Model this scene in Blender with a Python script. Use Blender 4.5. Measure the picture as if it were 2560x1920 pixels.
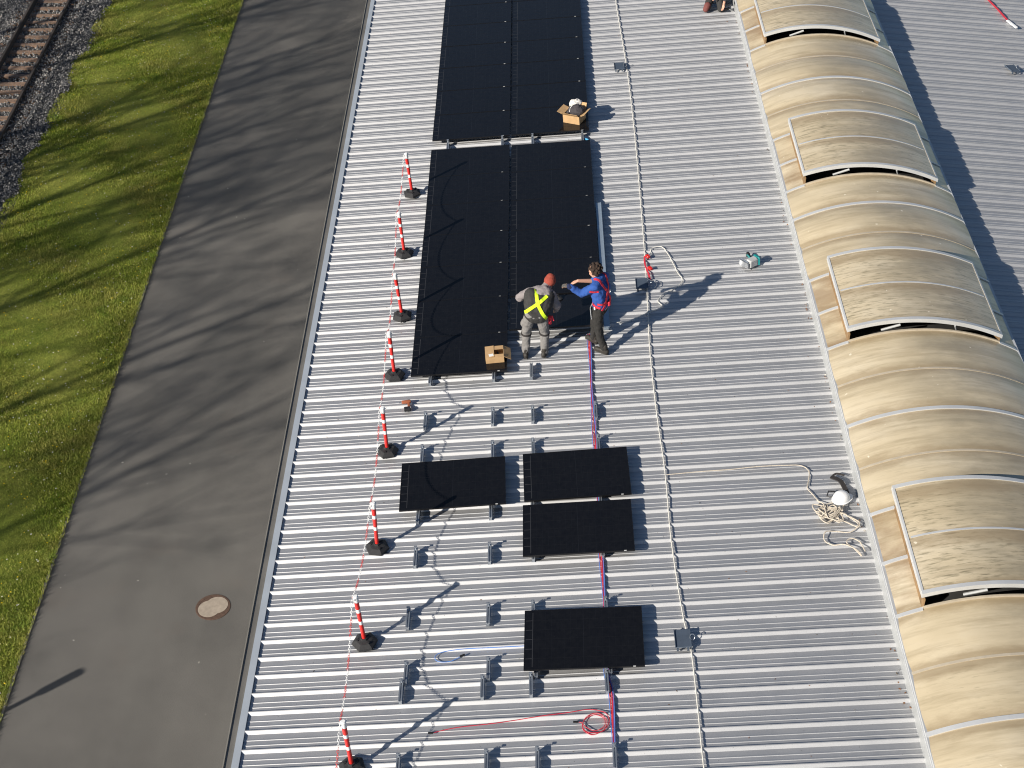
import bpy, math, random
import numpy as np
from mathutils import Vector, Matrix
from mathutils.bvhtree import BVHTree

random.seed(7); rng = np.random.default_rng(7)
sc = bpy.context.scene
for o in list(bpy.data.objects): bpy.data.objects.remove(o)
COL = sc.collection
H = 10.7                      # eave height above the ground
TH = 0.08273                  # roof pitch (rad)
CT, ST = math.cos(TH), math.sin(TH)

# ------------------------------------------------------------------ camera
cam = bpy.data.cameras.new('camera'); cam_o = bpy.data.objects.new('camera', cam); COL.objects.link(cam_o)
cam.sensor_width = 36; cam.lens = 52.9946; cam.clip_end = 3000; cam.clip_start = 0.5
fw = Vector((-0.0039, 0.7796, -0.6262)).normalized(); rt = Vector((1.0, 0.0050, 0.0)).normalized()
up = rt.cross(fw).normalized(); rt = fw.cross(up).normalized()
cam_o.matrix_world = Matrix(((rt.x, up.x, -fw.x, 3.813), (rt.y, up.y, -fw.y, -37.073), (rt.z, up.z, -fw.z, 17.031 + H), (0, 0, 0, 1)))
sc.camera = cam_o
# ------------------------------------------------------------------ world, sun, exposure
SUN = Vector((-0.700, -0.557, 0.447)).normalized()          # towards the sun
wd = bpy.data.worlds.new('World'); sc.world = wd; wd.use_nodes = True
wn = wd.node_tree; sky = wn.nodes.new('ShaderNodeTexSky'); sky.sky_type = 'NISHITA'; sky.sun_disc = False
sky.sun_elevation = math.asin(SUN.z); sky.sun_rotation = math.atan2(SUN.x, SUN.y)
wn.links.new(sky.outputs[0], wn.nodes['Background'].inputs[0]); wn.nodes['Background'].inputs[1].default_value = 0.052
sl = bpy.data.lights.new('sun', 'SUN'); sl.energy = 5.0; sl.angle = math.radians(0.53); sl.color = (1.0, 0.93, 0.82)
so = bpy.data.objects.new('sun', sl); COL.objects.link(so); so.rotation_euler = (-SUN).to_track_quat('-Z', 'Y').to_euler(); so.location = (-40, -60, 60)
sc.view_settings.view_transform = 'Standard'; sc.view_settings.look = 'None'
sc.view_settings.exposure = 0.46; sc.view_settings.gamma = 1.0
sc.cycles.max_bounces = 6; sc.cycles.filter_width = 1.1
sky.dust_density = 0.4; sky.ozone_density = 2.5

# ------------------------------------------------------------------ materials
class NT:
    def __init__(s, m):
        m.use_nodes = True; s.t = m.node_tree; s.b = s.t.nodes['Principled BSDF']
    def n(s, typ, **kw):
        x = s.t.nodes.new(typ)
        for k, v in kw.items(): setattr(x, k, v)
        return x
    def l(s, a, b): s.t.links.new(a, b)
    def coord(s, scale=(1, 1, 1), out='Object', rot=(0, 0, 0)):
        c = s.n('ShaderNodeTexCoord'); m = s.n('ShaderNodeMapping'); m.inputs['Scale'].default_value = scale; m.inputs['Rotation'].default_value = rot
        s.l(c.outputs[out], m.inputs[0]); return m.outputs[0]
    def geo(s, scale=(1, 1, 1), rot=(0, 0, 0)):
        c = s.n('ShaderNodeNewGeometry'); m = s.n('ShaderNodeMapping'); m.inputs['Scale'].default_value = scale; m.inputs['Rotation'].default_value = rot
        s.l(c.outputs['Position'], m.inputs[0]); return m.outputs[0]
    def noise(s, vec, scale, detail=4, rough=.55):
        x = s.n('ShaderNodeTexNoise'); x.inputs['Scale'].default_value = scale; x.inputs['Detail'].default_value = detail; x.inputs['Roughness'].default_value = rough
        s.l(vec, x.inputs['Vector']); return x.outputs[0]
    def ramp(s, fac, stops):
        r = s.n('ShaderNodeValToRGB'); e = r.color_ramp.elements
        while len(e) < len(stops): e.new(.5)
        for q, (p, c) in zip(e, stops): q.position = p; q.color = (c if len(c) == 4 else (*c, 1))
        s.l(fac, r.inputs[0]); return r.outputs[0]
    def mix(s, f, a, b, mode='MIX'):
        x = s.n('ShaderNodeMix', data_type='RGBA', blend_type=mode)
        for sock, v in ((0, f), (6, a), (7, b)):
            if isinstance(v, bpy.types.NodeSocket): s.l(v, x.inputs[sock])
            elif sock == 0: x.inputs[0].default_value = v
            else: x.inputs[sock].default_value = (*v, 1)
        return x.outputs[2]
    def col(s, v):
        if isinstance(v, bpy.types.NodeSocket): s.l(v, s.b.inputs['Base Color'])
        else: s.b.inputs['Base Color'].default_value = (*v, 1)
    def bump(s, h, strength=.3, dist=.02):
        b = s.n('ShaderNodeBump'); b.inputs['Strength'].default_value = strength; b.inputs['Distance'].default_value = dist
        s.l(h, b.inputs['Height']); s.l(b.outputs[0], s.b.inputs['Normal'])
def mat(name, c, rough=.6, metal=0., spec=.5, var=.12, vscale=8., bump=0.):
    m = bpy.data.materials.new(name); t = NT(m)
    t.b.inputs['Roughness'].default_value = rough; t.b.inputs['Metallic'].default_value = metal; t.b.inputs['Specular IOR Level'].default_value = spec
    v = t.coord(); n = t.noise(v, vscale)
    lo = tuple(x * (1 - var) for x in c); hi = tuple(min(1, x * (1 + var)) for x in c)
    t.col(t.ramp(n, [(.3, lo), (.7, hi)]))
    if bump: t.bump(t.noise(v, vscale * 3), bump, .01)
    return m

def roof_material():
    m = bpy.data.materials.new('roof_metal'); t = NT(m)
    g = t.coord()
    a = t.noise(t.coord((.35, 5, 5)), 1.0, 6)                    # streaks that run down the slope
    base = t.ramp(a, [(.25, (.50, .505, .515)), (.75, (.585, .585, .595))])
    b = t.noise(g, 2.2, 8, .7)
    base = t.mix(t.ramp(b, [(.60, (0, 0, 0)), (.78, (.25, .25, .25))]), base, (.33, .325, .32))
    sp = t.noise(g, 38, 2, .5)
    base = t.mix(t.ramp(sp, [(.72, (0, 0, 0)), (.76, (.8, .8, .8))]), base, (.16, .15, .14))
    t.col(base); t.b.inputs['Metallic'].default_value = .82
    t.l(t.ramp(b, [(.3, (.57, .57, .57)), (.7, (.65, .65, .65))]), t.b.inputs['Roughness'])
    return m
def glazing_material(name, moss, stain=0.):
    m = bpy.data.materials.new(name); t = NT(m)
    g = t.geo()
    big = t.noise(t.geo((.5, .9, .5)), 1.0, 4)
    base = t.ramp(big, [(.25, (.46, .38, .25)), (.5, (.57, .48, .33)), (.75, (.66, .58, .44))])
    st = t.noise(t.geo((.7, 7, .7)), 1.0, 6, .65)
    base = t.mix(t.ramp(st, [(.46, (0, 0, 0)), (.72, (.75, .75, .75))]), base, (.33, .265, .165))
    ms = t.noise(t.geo((4.2, 26, 4.2)), 1.0, 5, .62)
    patch = t.noise(t.geo((1, 1, 1)), .9, 3)
    f = t.n('ShaderNodeMath', operation='MULTIPLY'); 
    t.l(t.ramp(ms, [(.50 if moss > .5 else .56, (0, 0, 0)), (.68, (1, 1, 1))]), f.inputs[0])
    t.l(t.ramp(patch, [(.35 if moss > .5 else .45, (moss * (.6 if moss > .5 else .2),) * 3), (.7, (moss,) * 3)]), f.inputs[1])
    base = t.mix(f.outputs[0], base, (.15, .13, .075))
    gp = t.n('ShaderNodeNewGeometry'); sx = t.n('ShaderNodeSeparateXYZ'); t.l(gp.outputs['Position'], sx.inputs[0])      # grime settles along the flat crest
    cr = t.n('ShaderNodeMapRange', interpolation_type='SMOOTHSTEP'); d1 = t.n('ShaderNodeMath', operation='SUBTRACT'); t.l(sx.outputs[0], d1.inputs[0]); d1.inputs[1].default_value = 11.1
    d2 = t.n('ShaderNodeMath', operation='ABSOLUTE'); t.l(d1.outputs[0], d2.inputs[0]); t.l(d2.outputs[0], cr.inputs[0])
    for k_, v_ in ((1, .1), (2, 1.25), (3, 1.), (4, .0)): cr.inputs[k_].default_value = v_
    gn = t.noise(t.geo((.8, 2.6, .8)), 1.0, 6, .65); gm = t.n('ShaderNodeMath', operation='MULTIPLY'); t.l(cr.outputs[0], gm.inputs[0]); t.l(t.ramp(gn, [(.32, (0, 0, 0)), (.62, (.9, .9, .9))]), gm.inputs[1])
    base = t.mix(gm.outputs[0], base, (.30, .255, .175))
    # brown grime creeping from the sheet joints
    j1 = t.n('ShaderNodeMath', operation='ADD'); t.l(sx.outputs[1], j1.inputs[0]); j1.inputs[1].default_value = 6.86
    j2 = t.n('ShaderNodeMath', operation='PINGPONG'); t.l(j1.outputs[0], j2.inputs[0]); j2.inputs[1].default_value = .51925
    jn = t.noise(t.geo((1.1, 3, 1.1)), 1.0, 6, .7); j3 = t.n('ShaderNodeMath', operation='MULTIPLY_ADD'); t.l(jn, j3.inputs[0]); j3.inputs[1].default_value = -.55; t.l(j2.outputs[0], j3.inputs[2])
    jf = t.n('ShaderNodeMapRange', interpolation_type='SMOOTHSTEP'); t.l(j3.outputs[0], jf.inputs[0])
    for k_, v_ in ((1, -.26), (2, -.02), (3, .62), (4, .0)): jf.inputs[k_].default_value = v_
    base = t.mix(jf.outputs[0], base, (.27, .20, .115))
    wh = t.noise(g, 9, 1, .4)
    base = t.mix(t.ramp(wh, [(.79, (0, 0, 0)), (.81, (.7, .7, .7))]), base, (.8, .74, .6))
    if stain:
        sn = t.noise(t.geo((.8, 1.6, .8)), 1.3, 5, .6)
        base = t.mix(t.ramp(sn, [(.38, (0, 0, 0)), (.62, (stain,) * 3)]), base, (.20, .115, .05))
    t.col(base)
    t.l(t.ramp(st, [(.3, (.30, .30, .30)), (.7, (.50, .50, .50))]), t.b.inputs['Roughness'])
    t.b.inputs['Specular IOR Level'].default_value = .6
    t.b.inputs['Coat Weight'].default_value = .7; t.b.inputs['Coat Roughness'].default_value = .2
    t.bump(t.noise(t.geo((1.2, .8, 1.2)), 1.0, 2), .25, .06)
    return m
def asphalt_material():
    m = bpy.data.materials.new('asphalt'); t = NT(m)
    g = t.geo()
    a = t.noise(g, .35, 5, .6)
    base = t.ramp(a, [(.3, (.090, .085, .079)), (.7, (.132, .124, .114))])
    s = t.noise(t.geo((.9, .12, 1)), 1.0, 4)
    base = t.mix(t.ramp(s, [(.45, (0, 0, 0)), (.75, (.5, .5, .5))]), base, (.135, .130, .118))
    f = t.noise(g, 55, 3, .8)
    base = t.mix(.5, base, t.ramp(f, [(.3, (.55, .55, .55)), (.7, (1.35, 1.35, 1.35))]), 'MULTIPLY')
    pk = t.noise(g, 7, 1, .3)
    base = t.mix(t.ramp(pk, [(.80, (0, 0, 0)), (.82, (.6, .6, .6))]), base, (.4, .38, .34))
    br = t.noise(g, .6, 5)
    base = t.mix(t.ramp(br, [(.58, (0, 0, 0)), (.8, (.22, .22, .22))]), base, (.13, .10, .08))
    t.col(base); t.b.inputs['Roughness'].default_value = .85
    t.bump(f, .35, .01)
    return m
def grass_ground_material():
    m = bpy.data.materials.new('lawn_soil'); t = NT(m); g = t.geo()
    a = t.noise(g, .5, 5, .6); b = t.noise(g, 12, 5, .7)
    base = t.ramp(a, [(.3, (.13, .18, .024)), (.7, (.24, .25, .055))])
    base = t.mix(.8, base, t.ramp(b, [(.3, (.45, .5, .4)), (.7, (1.4, 1.3, 1.2))]), 'MULTIPLY')
    t.bump(b, .8, .03)
    t.col(base); t.b.inputs['Roughness'].default_value = .95; t.b.inputs['Specular IOR Level'].default_value = .2
    return m
def attr_material(name, stops, rough=.8, spec=.25, patch=None, trans=0.):
    m = bpy.data.materials.new(name); t = NT(m)
    a = t.n('ShaderNodeAttribute', attribute_name='rnd')
    c = t.ramp(a.outputs['Fac'], stops)
    if patch:
        n = t.noise(t.geo((1, 1, 1)), .45, 4, .6)
        c = t.mix(t.ramp(n, [(.38, (0, 0, 0)), (.65, (patch[1],) * 3)]), c, patch[0])
        n2 = t.noise(t.geo((1, 1, 1)), 1.6, 4, .6)
        c = t.mix(t.ramp(n2, [(.45, (0, 0, 0)), (.7, (.6, .6, .6))]), c, patch[2])
    t.col(c); t.b.inputs['Roughness'].default_value = rough; t.b.inputs['Specular IOR Level'].default_value = spec
    return m
def panel_glass_material():
    m = bpy.data.materials.new('cell_glass'); t = NT(m)
    n = t.noise(t.coord(), 14, 3)
    t.col(t.ramp(n, [(.3, (.0055, .0058, .0075)), (.7, (.0085, .0088, .0105))]))
    d = t.noise(t.geo((1, 1, 1)), 1.1, 4)
    t.l(t.ramp(d, [(.3, (.07, .07, .07)), (.8, (.16, .16, .16))]), t.b.inputs['Roughness'])
    t.b.inputs['Specular IOR Level'].default_value = .32
    return m
M = {}
M['roof'] = roof_material()
M['glz'] = glazing_material('rooflight_glazing', .35); M['glz2'] = glazing_material('hatch_glazing', 1.0); M['glz3'] = glazing_material('stained_glazing', .3, .6)
M['asphalt'] = asphalt_material(); M['soil'] = grass_ground_material()
M['cell'] = panel_glass_material()
M['frame'] = mat('black_anodised', (.012, .012, .014), .38, .4)
M['gap'] = mat('cell_gap', (.011, .011, .013), .3)
M['busbar'] = mat('busbar', (.048, .048, .052), .4, .3)
M['alu'] = mat('galvanised', (.36, .39, .43), .42, .7, var=.1)
M['alu_white'] = mat('aluminium_trim', (.60, .61, .62), .45, .35, var=.06, vscale=3)
M['alu_blue'] = mat('sky_tinted_aluminium', (.42, .50, .58), .35, .6, var=.05)  # bare aluminium with the mirrored sky put into the colour as blue
M['flash'] = mat('flashing', (.33, .34, .345), .6, .0, var=.1, vscale=2.5)
M['gutter'] = mat('gutter_zinc', (.17, .16, .145), .6, .2, var=.15, vscale=2)
M['eave'] = mat('eave_trim', (.43, .47, .52), .5, .3, var=.07, vscale=2)
M['wall'] = mat('wall_sheet', (.42, .43, .44), .6, .1)
M['dark'] = mat('hall_interior_shade', (.02, .02, .02), .9)  # near-black: the darkness inside the hall is put into the colour
M['upst'] = mat('hatch_upstand', (.24, .15, .075), .6, var=.3, vscale=6)
M['rubber'] = mat('black_rubber', (.020, .020, .022), .7, var=.25, vscale=30)
M['red'] = mat('red_plastic', (.62, .022, .018), .38, var=.06)
M['white'] = mat('white_plastic', (.80, .80, .80), .4, var=.03)
M['card'] = mat('cardboard', (.47, .30, .15), .85, var=.09, vscale=10)
M['card_in'] = mat('cardboard_inside', (.36, .22, .11), .9, var=.1, vscale=10)
M['rope'] = mat('white_rope', (.62, .60, .55), .85, var=.15, vscale=60)
M['rope2'] = mat('beige_rope', (.52, .46, .38), .9, var=.2, vscale=60)
M['cab_r'] = mat('red_cable', (.50, .03, .05), .45); M['cab_b'] = mat('blue_cable', (.08, .22, .60), .45); M['cab_p'] = mat('violet_cable', (.27, .12, .38), .45)
M['cab_k'] = mat('black_connector', (.015, .015, .016), .5)
M['teal'] = mat('teal_plastic', (.006, .19, .20), .45); M['grey_pl'] = mat('grey_plastic', (.45, .46, .46), .5)
M['steel'] = mat('bright_steel', (.6, .62, .64), .3, .9)
M['black'] = mat('black_plastic', (.018, .018, .02), .5)
M['orange'] = mat('orange_plastic', (.32, .10, .045), .5)
M['plate'] = mat('anchor_plate', (.085, .11, .15), .55, .3, var=.1)  # steel of the anchors, its sky reflection painted in as dark blue
M['skin'] = mat('skin', (.55, .30, .21), .55, var=.06, vscale=12)
M['hair'] = mat('brown_hair', (.032, .018, .012), .9, var=.35, vscale=40)
M['beanie'] = mat('rust_knit', (.30, .055, .035), .9, var=.2, vscale=60, bump=.5)
M['hood'] = mat('grey_sweat', (.23, .205, .21), .9, var=.1, vscale=14, bump=.5)
M['vest'] = mat('black_vest', (.030, .029, .029), .85, var=.25, vscale=12, bump=.5)
M['trous'] = mat('grey_work_trousers', (.19, .182, .178), .9, var=.12, vscale=12, bump=.5)
M['blue'] = mat('blue_sweat', (.020, .075, .30), .88, var=.14, vscale=10, bump=.5)
M['navy'] = mat('navy_cuff', (.008, .016, .065), .88)
M['btrous'] = mat('black_trousers', (.018, .017, .016), .85, var=.25, vscale=12, bump=.5)
M['boot'] = mat('dark_boot', (.028, .024, .020), .65, var=.2, vscale=20)
M['hivis'] = mat('yellow_webbing', (.62, .86, .02), .7, var=.05)
M['strap_r'] = mat('red_webbing', (.62, .03, .055), .75, var=.08)
M['strap_k'] = mat('black_webbing', (.03, .026, .026), .8)
M['glove'] = mat('grey_glove', (.09, .085, .08), .85)
M['maroon'] = mat('maroon_cloth', (.15, .045, .04), .85, var=.2, vscale=14)
M['jacket'] = mat('dark_jacket', (.045, .040, .045), .85, var=.2, vscale=8, bump=.6)
M['bag'] = mat('translucent_bag', (.74, .71, .66), .4, var=.12, vscale=14, bump=.8)
M['rust'] = mat('rusty_rail', (.038, .030, .026), .8, var=.25, vscale=14)
M['sleeper'] = mat('brown_sleeper', (.20, .13, .09), .9, var=.35, vscale=7, bump=.4)
M['iron'] = mat('rusty_iron', (.085, .05, .035), .8, var=.25, vscale=14)
M['conc'] = mat('pale_concrete', (.31, .26, .21), .85, var=.14, vscale=9)
M['kerb'] = mat('kerb_concrete', (.25, .23, .20), .9, var=.3, vscale=4)
M['bark'] = mat('bark', (.07, .055, .042), .9, var=.3, vscale=3)
M['water'] = mat('blue_bottle', (.10, .42, .72), .25, var=.25, vscale=30)
M['gravel_base'] = mat('ballast_bed', (.10, .10, .10), .95, var=.4, vscale=14)
M['grass'] = attr_material('grass_blades', [(0, (.10, .165, .012)), (.45, (.23, .29, .028)), (.8, (.42, .42, .08)), (1, (.62, .57, .26))], .7, .3, ((.33, .28, .09), .6, (.085, .18, .014)))
M['stone'] = attr_material('ballast_stones', [(0, (.045, .047, .052)), (.5, (.13, .13, .135)), (.85, (.26, .255, .25)), (1, (.42, .40, .37))], .85, .3)
M['petal'] = attr_material('petals', [(0, (.75, .75, .68)), (.55, (.75, .75, .68)), (.56, (.80, .55, .01)), (1, (.85, .62, .02))], .7, .2)
M['leaf'] = attr_material('dry_leaves', [(0, (.16, .07, .035)), (.6, (.28, .14, .07)), (.75, (.06, .05, .04)), (1, (.6, .56, .5))], .9, .2)

# ------------------------------------------------------------------ mesh builder
class MB:
    def __init__(s): s.v = []; s.f = []; s.m = []
    def add(s, vs, fs, mi=0):
        b = len(s.v); s.v += [tuple(map(float, q)) for q in vs]
        for f in fs: s.f.append([b + i for i in f]); s.m.append(mi)
        return s
    def box(s, x0, x1, y0, y1, z0, z1, mi=0, mtx=None, bev=0.):
        if bev:
            return s.prism([(x0 + bev, y0), (x1 - bev, y0), (x1, y0 + bev), (x1, y1 - bev), (x1 - bev, y1), (x0 + bev, y1), (x0, y1 - bev), (x0, y0 + bev)], z0, z1, mi, mtx, bev)
        vs = [(x, y, z) for z in (z0, z1) for x, y in ((x0, y0), (x1, y0), (x1, y1), (x0, y1))]
        if mtx: vs = [mtx @ Vector(q) for q in vs]
        return s.add(vs, [(3, 2, 1, 0), (4, 5, 6, 7), (0, 1, 5, 4), (1, 2, 6, 5), (2, 3, 7, 6), (3, 0, 4, 7)], mi)
    def prism(s, pts, z0, z1, mi=0, mtx=None, bev=0.):
        n = len(pts); cx = sum(p[0] for p in pts) / n; cy = sum(p[1] for p in pts) / n
        rings = [(z0, 1.)] + ([(z1 - bev, 1.), (z1, None)] if bev else [(z1, 1.)])
        vs = []
        for z, k in rings:
            for x, y in pts:
                if k is None:
                    d = math.hypot(x - cx, y - cy); kk = max(0, d - bev) / d if d else 1
                    vs.append((cx + (x - cx) * kk, cy + (y - cy) * kk, z))
                else: vs.append((x, y, z))
        if mtx: vs = [mtx @ Vector(q) for q in vs]
        fs = [tuple(range(n))[::-1], tuple(range((len(rings) - 1) * n, len(rings) * n))]
        for r in range(len(rings) - 1):
            for i in range(n): fs.append((r * n + i, r * n + (i + 1) % n, (r + 1) * n + (i + 1) % n, (r + 1) * n + i))
        return s.add(vs, fs, mi)
    def lathe(s, prof, seg=16, mi=0, mtx=None, caps=True):
        vs = [(r * math.cos(2 * math.pi * i / seg), r * math.sin(2 * math.pi * i / seg), z) for r, z in prof for i in range(seg)]
        if mtx: vs = [mtx @ Vector(q) for q in vs]
        fs = []
        for k in range(len(prof) - 1):
            for i in range(seg):
                j = (i + 1) % seg; fs.append((k * seg + i, k * seg + j, (k + 1) * seg + j, (k + 1) * seg + i))
        if caps: fs += [tuple(range(seg))[::-1], tuple(range((len(prof) - 1) * seg, len(prof) * seg))]
        return s.add(vs, fs, mi)
    def tube(s, pts, r, seg=6, mi=0, closed=False):
        P = [Vector(p) for p in pts]; n = len(P); rs = r if hasattr(r, '__len__') else [r] * n
        vs = []; prev = None
        for i in range(n):
            a = P[(i - 1) % n] if (closed or i) else P[i]; b = P[(i + 1) % n] if (closed or i < n - 1) else P[i]
            t = (b - a); t = t.normalized() if t.length > 1e-9 else Vector((0, 0, 1))
            u = prev - t * prev.dot(t) if prev else t.orthogonal()
            if u.length < 1e-6: u = t.orthogonal()
            u.normalize(); prev = u; w = t.cross(u)
            for k in range(seg):
                q = 2 * math.pi * k / seg; vs.append(P[i] + (u * math.cos(q) + w * math.sin(q)) * rs[i])
        fs = []
        for i in range(n if closed else n - 1):
            for k in range(seg):
                j = (k + 1) % seg; i2 = (i + 1) % n
                fs.append((i * seg + k, i * seg + j, i2 * seg + j, i2 * seg + k))
        if not closed: fs += [tuple(range(seg))[::-1], tuple(range((n - 1) * seg, n * seg))]
        return s.add(vs, fs, mi)
    def ribbon(s, pts, nrm, width, th, mi=0):
        P = [Vector(p) for p in pts]; N = [Vector(q).normalized() for q in nrm]; vs = []
        for i, p in enumerate(P):
            t = (P[min(i + 1, len(P) - 1)] - P[max(i - 1, 0)]).normalized(); b = t.cross(N[i]).normalized() * width / 2
            vs += [p - b, p + b, p + b + N[i] * th, p - b + N[i] * th]
        fs = [(0, 1, 2, 3), tuple(len(vs) - 4 + i for i in (3, 2, 1, 0))]
        for i in range(len(P) - 1):
            for k in range(4): fs.append((i * 4 + k, i * 4 + (k + 1) % 4, i * 4 + 4 + (k + 1) % 4, i * 4 + 4 + k))
        return s.add(vs, fs, mi)
    def build(s, name, mats, parent=None, smooth=False, loc=None):
        me = bpy.data.meshes.new(name); me.from_pydata(s.v, [], s.f)
        if not isinstance(mats, (list, tuple)): mats = [mats]
        for m in mats: me.materials.append(m)
        if len(mats) > 1: me.polygons.foreach_set('material_index', s.m)
        me.validate(); me.update()
        import bmesh
        bm = bmesh.new(); bm.from_mesh(me); bmesh.ops.recalc_face_normals(bm, faces=bm.faces); bm.to_mesh(me); bm.free()
        if smooth:
            me.polygons.foreach_set('use_smooth', [True] * len(me.polygons)); me.set_sharp_from_angle(angle=math.radians(35))
        return link(name, me, parent, loc)
def link(name, me, parent=None, loc=None):
    o = bpy.data.objects.new(name, me); COL.objects.link(o)
    if parent: o.parent = parent
    if loc is not None: o.location = loc
    return o
def tag(o, label=None, cat=None, group=None, kind=None):
    if label: o['label'] = label
    if cat: o['category'] = cat
    if group: o['group'] = group
    if kind: o['kind'] = kind
    return o
def Rp(x, y, h=0.): return Vector((x * CT - h * ST, y, H + x * ST + h * CT))
def empty(name, loc, rot=None):
    o = bpy.data.objects.new(name, None); COL.objects.link(o); o.empty_display_size = .2
    o.location = loc
    if rot: o.rotation_euler = rot
    return o
def roof_empty(name, x, y, h=0., rz=0., tilt=None):
    o = empty(name, (0, 0, 0))
    m = Matrix.Translation(Rp(x, y, h)) @ Matrix.Rotation(-TH, 4, 'Y') @ Matrix.Rotation(rz, 4, 'Z')
    if tilt: m = m @ tilt
    o.location = m.to_translation(); o.rotation_euler = m.to_euler()
    return o
def place(o, x, y, h=0., rz=0., tilt=None):
    m = Matrix.Translation(Rp(x, y, h)) @ Matrix.Rotation(-TH, 4, 'Y') @ Matrix.Rotation(rz, 4, 'Z')
    if tilt: m = m @ tilt
    o.location = m.to_translation(); o.rotation_euler = m.to_euler(); return o
def dup(root):
    r = root.copy(); COL.objects.link(r)
    for ch in root.children:
        c = ch.copy(); COL.objects.link(c); c.parent = r
        for g in ch.children:
            d = g.copy(); COL.objects.link(d); d.parent = c
    return r
def fastmesh(name, V, F, mats, attr=None, smooth=False):
    """V (n,3), F (m,k) numpy"""
    me = bpy.data.meshes.new(name); k = F.shape[1]
    me.vertices.add(len(V)); me.vertices.foreach_set('co', V.astype(np.float32).ravel())
    me.loops.add(F.size); me.loops.foreach_set('vertex_index', F.astype(np.int32).ravel())
    me.polygons.add(len(F)); me.polygons.foreach_set('loop_start', np.arange(len(F), dtype=np.int32) * k)
    me.update(calc_edges=True); me.materials.append(mats)
    if attr is not None:
        a = me.attributes.new('rnd', 'FLOAT', 'FACE'); a.data.foreach_set('value', attr.astype(np.float32))
    me.polygons.foreach_set('use_smooth', [smooth] * len(F))
    return link(name, me)
def smooth_path(pts, n=8):
    P = [Vector(p) for p in pts]; out = []
    for i in range(len(P) - 1):
        a = P[max(i - 1, 0)]; b = P[i]; c = P[i + 1]; d = P[min(i + 2, len(P) - 1)]
        for k in range(n):
            t = k / n
            out.append(.5 * ((2 * b) + (c - a) * t + (2 * a - 5 * b + 4 * c - d) * t * t + (3 * b - a - 3 * c + d) * t ** 3))
    out.append(P[-1]); return out

# ================================================================== GROUND
Y0, Y1 = -60., 60.
XR, XG, XS = 0.35, -8.05, -13.85          # building wall, grass edge, ballast edge
g = MB(); g.add([(-900, -900, -.012), (900, -900, -.012), (900, 900, -.012), (-900, 900, -.012)], [(0, 1, 2, 3)])
tag(g.build('ground', M['soil']), kind='structure')
g = MB()
xs = np.linspace(XG, 12, 3); g.add([(XG, Y0 * 3, 0.0), (14, Y0 * 3, 0.0), (14, Y1 * 3, 0.0), (XG, Y1 * 3, 0.0)], [(0, 1, 2, 3)])
tag(g.build('road', M['asphalt']), kind='structure')
g = MB(); 
nY = 240; ys = np.linspace(-70, 70, nY); xl = np.array([XS, -12.4, -11, -9.6, XG - .055])
V = [(x + (0 if i else .18 * math.sin(y * 1.7) + .1 * math.sin(y * 4.1)), y, .035 + .02 * math.sin(y * .9 + x) + (.0 if 0 < i < 4 else -.03)) for y in ys for i, x in enumerate(xl)]
F = [(r * 5 + c, r * 5 + c + 1, r * 5 + c + 6, r * 5 + c + 5) for r in range(nY - 1) for c in range(4)]
g.add(V, F); tag(g.build('lawn', M['soil'], smooth=True), kind='structure')
g = MB(); y = -70.
while y < 70:
    w = .012 * random.random(); g.box(XG - .055, XG + w - .008, y + .006, y + .994, -.02, .018 + .012 * random.random(), 0, None); y += 1.0
tag(g.build('kerb', M['kerb']), kind='structure')
g = MB(); g.add([(-26, -80, .006), (XS + .3, -80, .006), (XS + .3, 90, .006), (-26, 90, .006)], [(0, 1, 2, 3)])
tag(g.build('ballast_bed', M['gravel_base']), kind='structure')

# grass blades, flowers: uncountable
def blades(n, x0, x1, y0, y1, lmin, lmax, w):
    x = rng.uniform(x0, x1, n); y = rng.uniform(y0, y1, n); keep = x > XS + .18 * np.sin(y * 1.7) + .1 * np.sin(y * 4.1) - .05
    x, y = x[keep], y[keep]; n = len(x)
    a = rng.uniform(0, 2 * np.pi, n); L = rng.uniform(lmin, lmax, n) * (1 + .2 * np.sin(x * 1.3 + 2) * np.sin(y * .8)); lean = rng.uniform(.2, .95, n)
    b = rng.uniform(0, 2 * np.pi, n); z = np.full(n, .03)
    dx, dy = np.cos(a) * w, np.sin(a) * w
    tip = np.stack([x + np.cos(b) * L * lean, y + np.sin(b) * L * lean, z + L * np.sqrt(1 - lean ** 2 * .85)], 1)
    V = np.empty((n, 3, 3)); V[:, 0] = np.stack([x - dx, y - dy, z - .02], 1); V[:, 1] = np.stack([x + dx, y + dy, z - .02], 1); V[:, 2] = tip
    return V.reshape(-1, 3), np.arange(n * 3).reshape(-1, 3), np.clip(rng.normal(.45, .22, n), 0, 1)
V, F, A = blades(340000, XS - .1, XG - .03, -18, 27, .03, .085, .012)
V2, F2, A2 = blades(9000, XG - .16, XG + .01, -18, 27, .06, .15, .011)      # ragged fringe over the kerb
o = fastmesh('grass', np.vstack([V, V2]), np.vstack([F, F2 + len(V)]), M['grass'], np.concatenate([A, A2])); tag(o, kind='stuff')
n = 1500; x = rng.uniform(XS + .2, XG - .1, n); y = rng.uniform(-17, 26, n); r = rng.uniform(.010, .022, n); zz = rng.uniform(.08, .13, n)
ang = np.arange(6) * np.pi / 3
V = np.stack([x[:, None] + r[:, None] * np.cos(ang), y[:, None] + r[:, None] * np.sin(ang), np.repeat(zz[:, None], 6, 1)], -1)
dom = np.stack([x, y, zz + r * .5], -1)[:, None]
V = np.concatenate([V, dom], 1); F = np.array([[i, (i + 1) % 6, 6] for i in range(6)])[None] + (np.arange(n) * 7)[:, None, None]
tag(fastmesh('meadow_flowers', V.reshape(-1, 3), F.reshape(-1, 3), M['petal'], np.repeat(rng.uniform(0, 1, n), 6)), kind='stuff')
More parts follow.
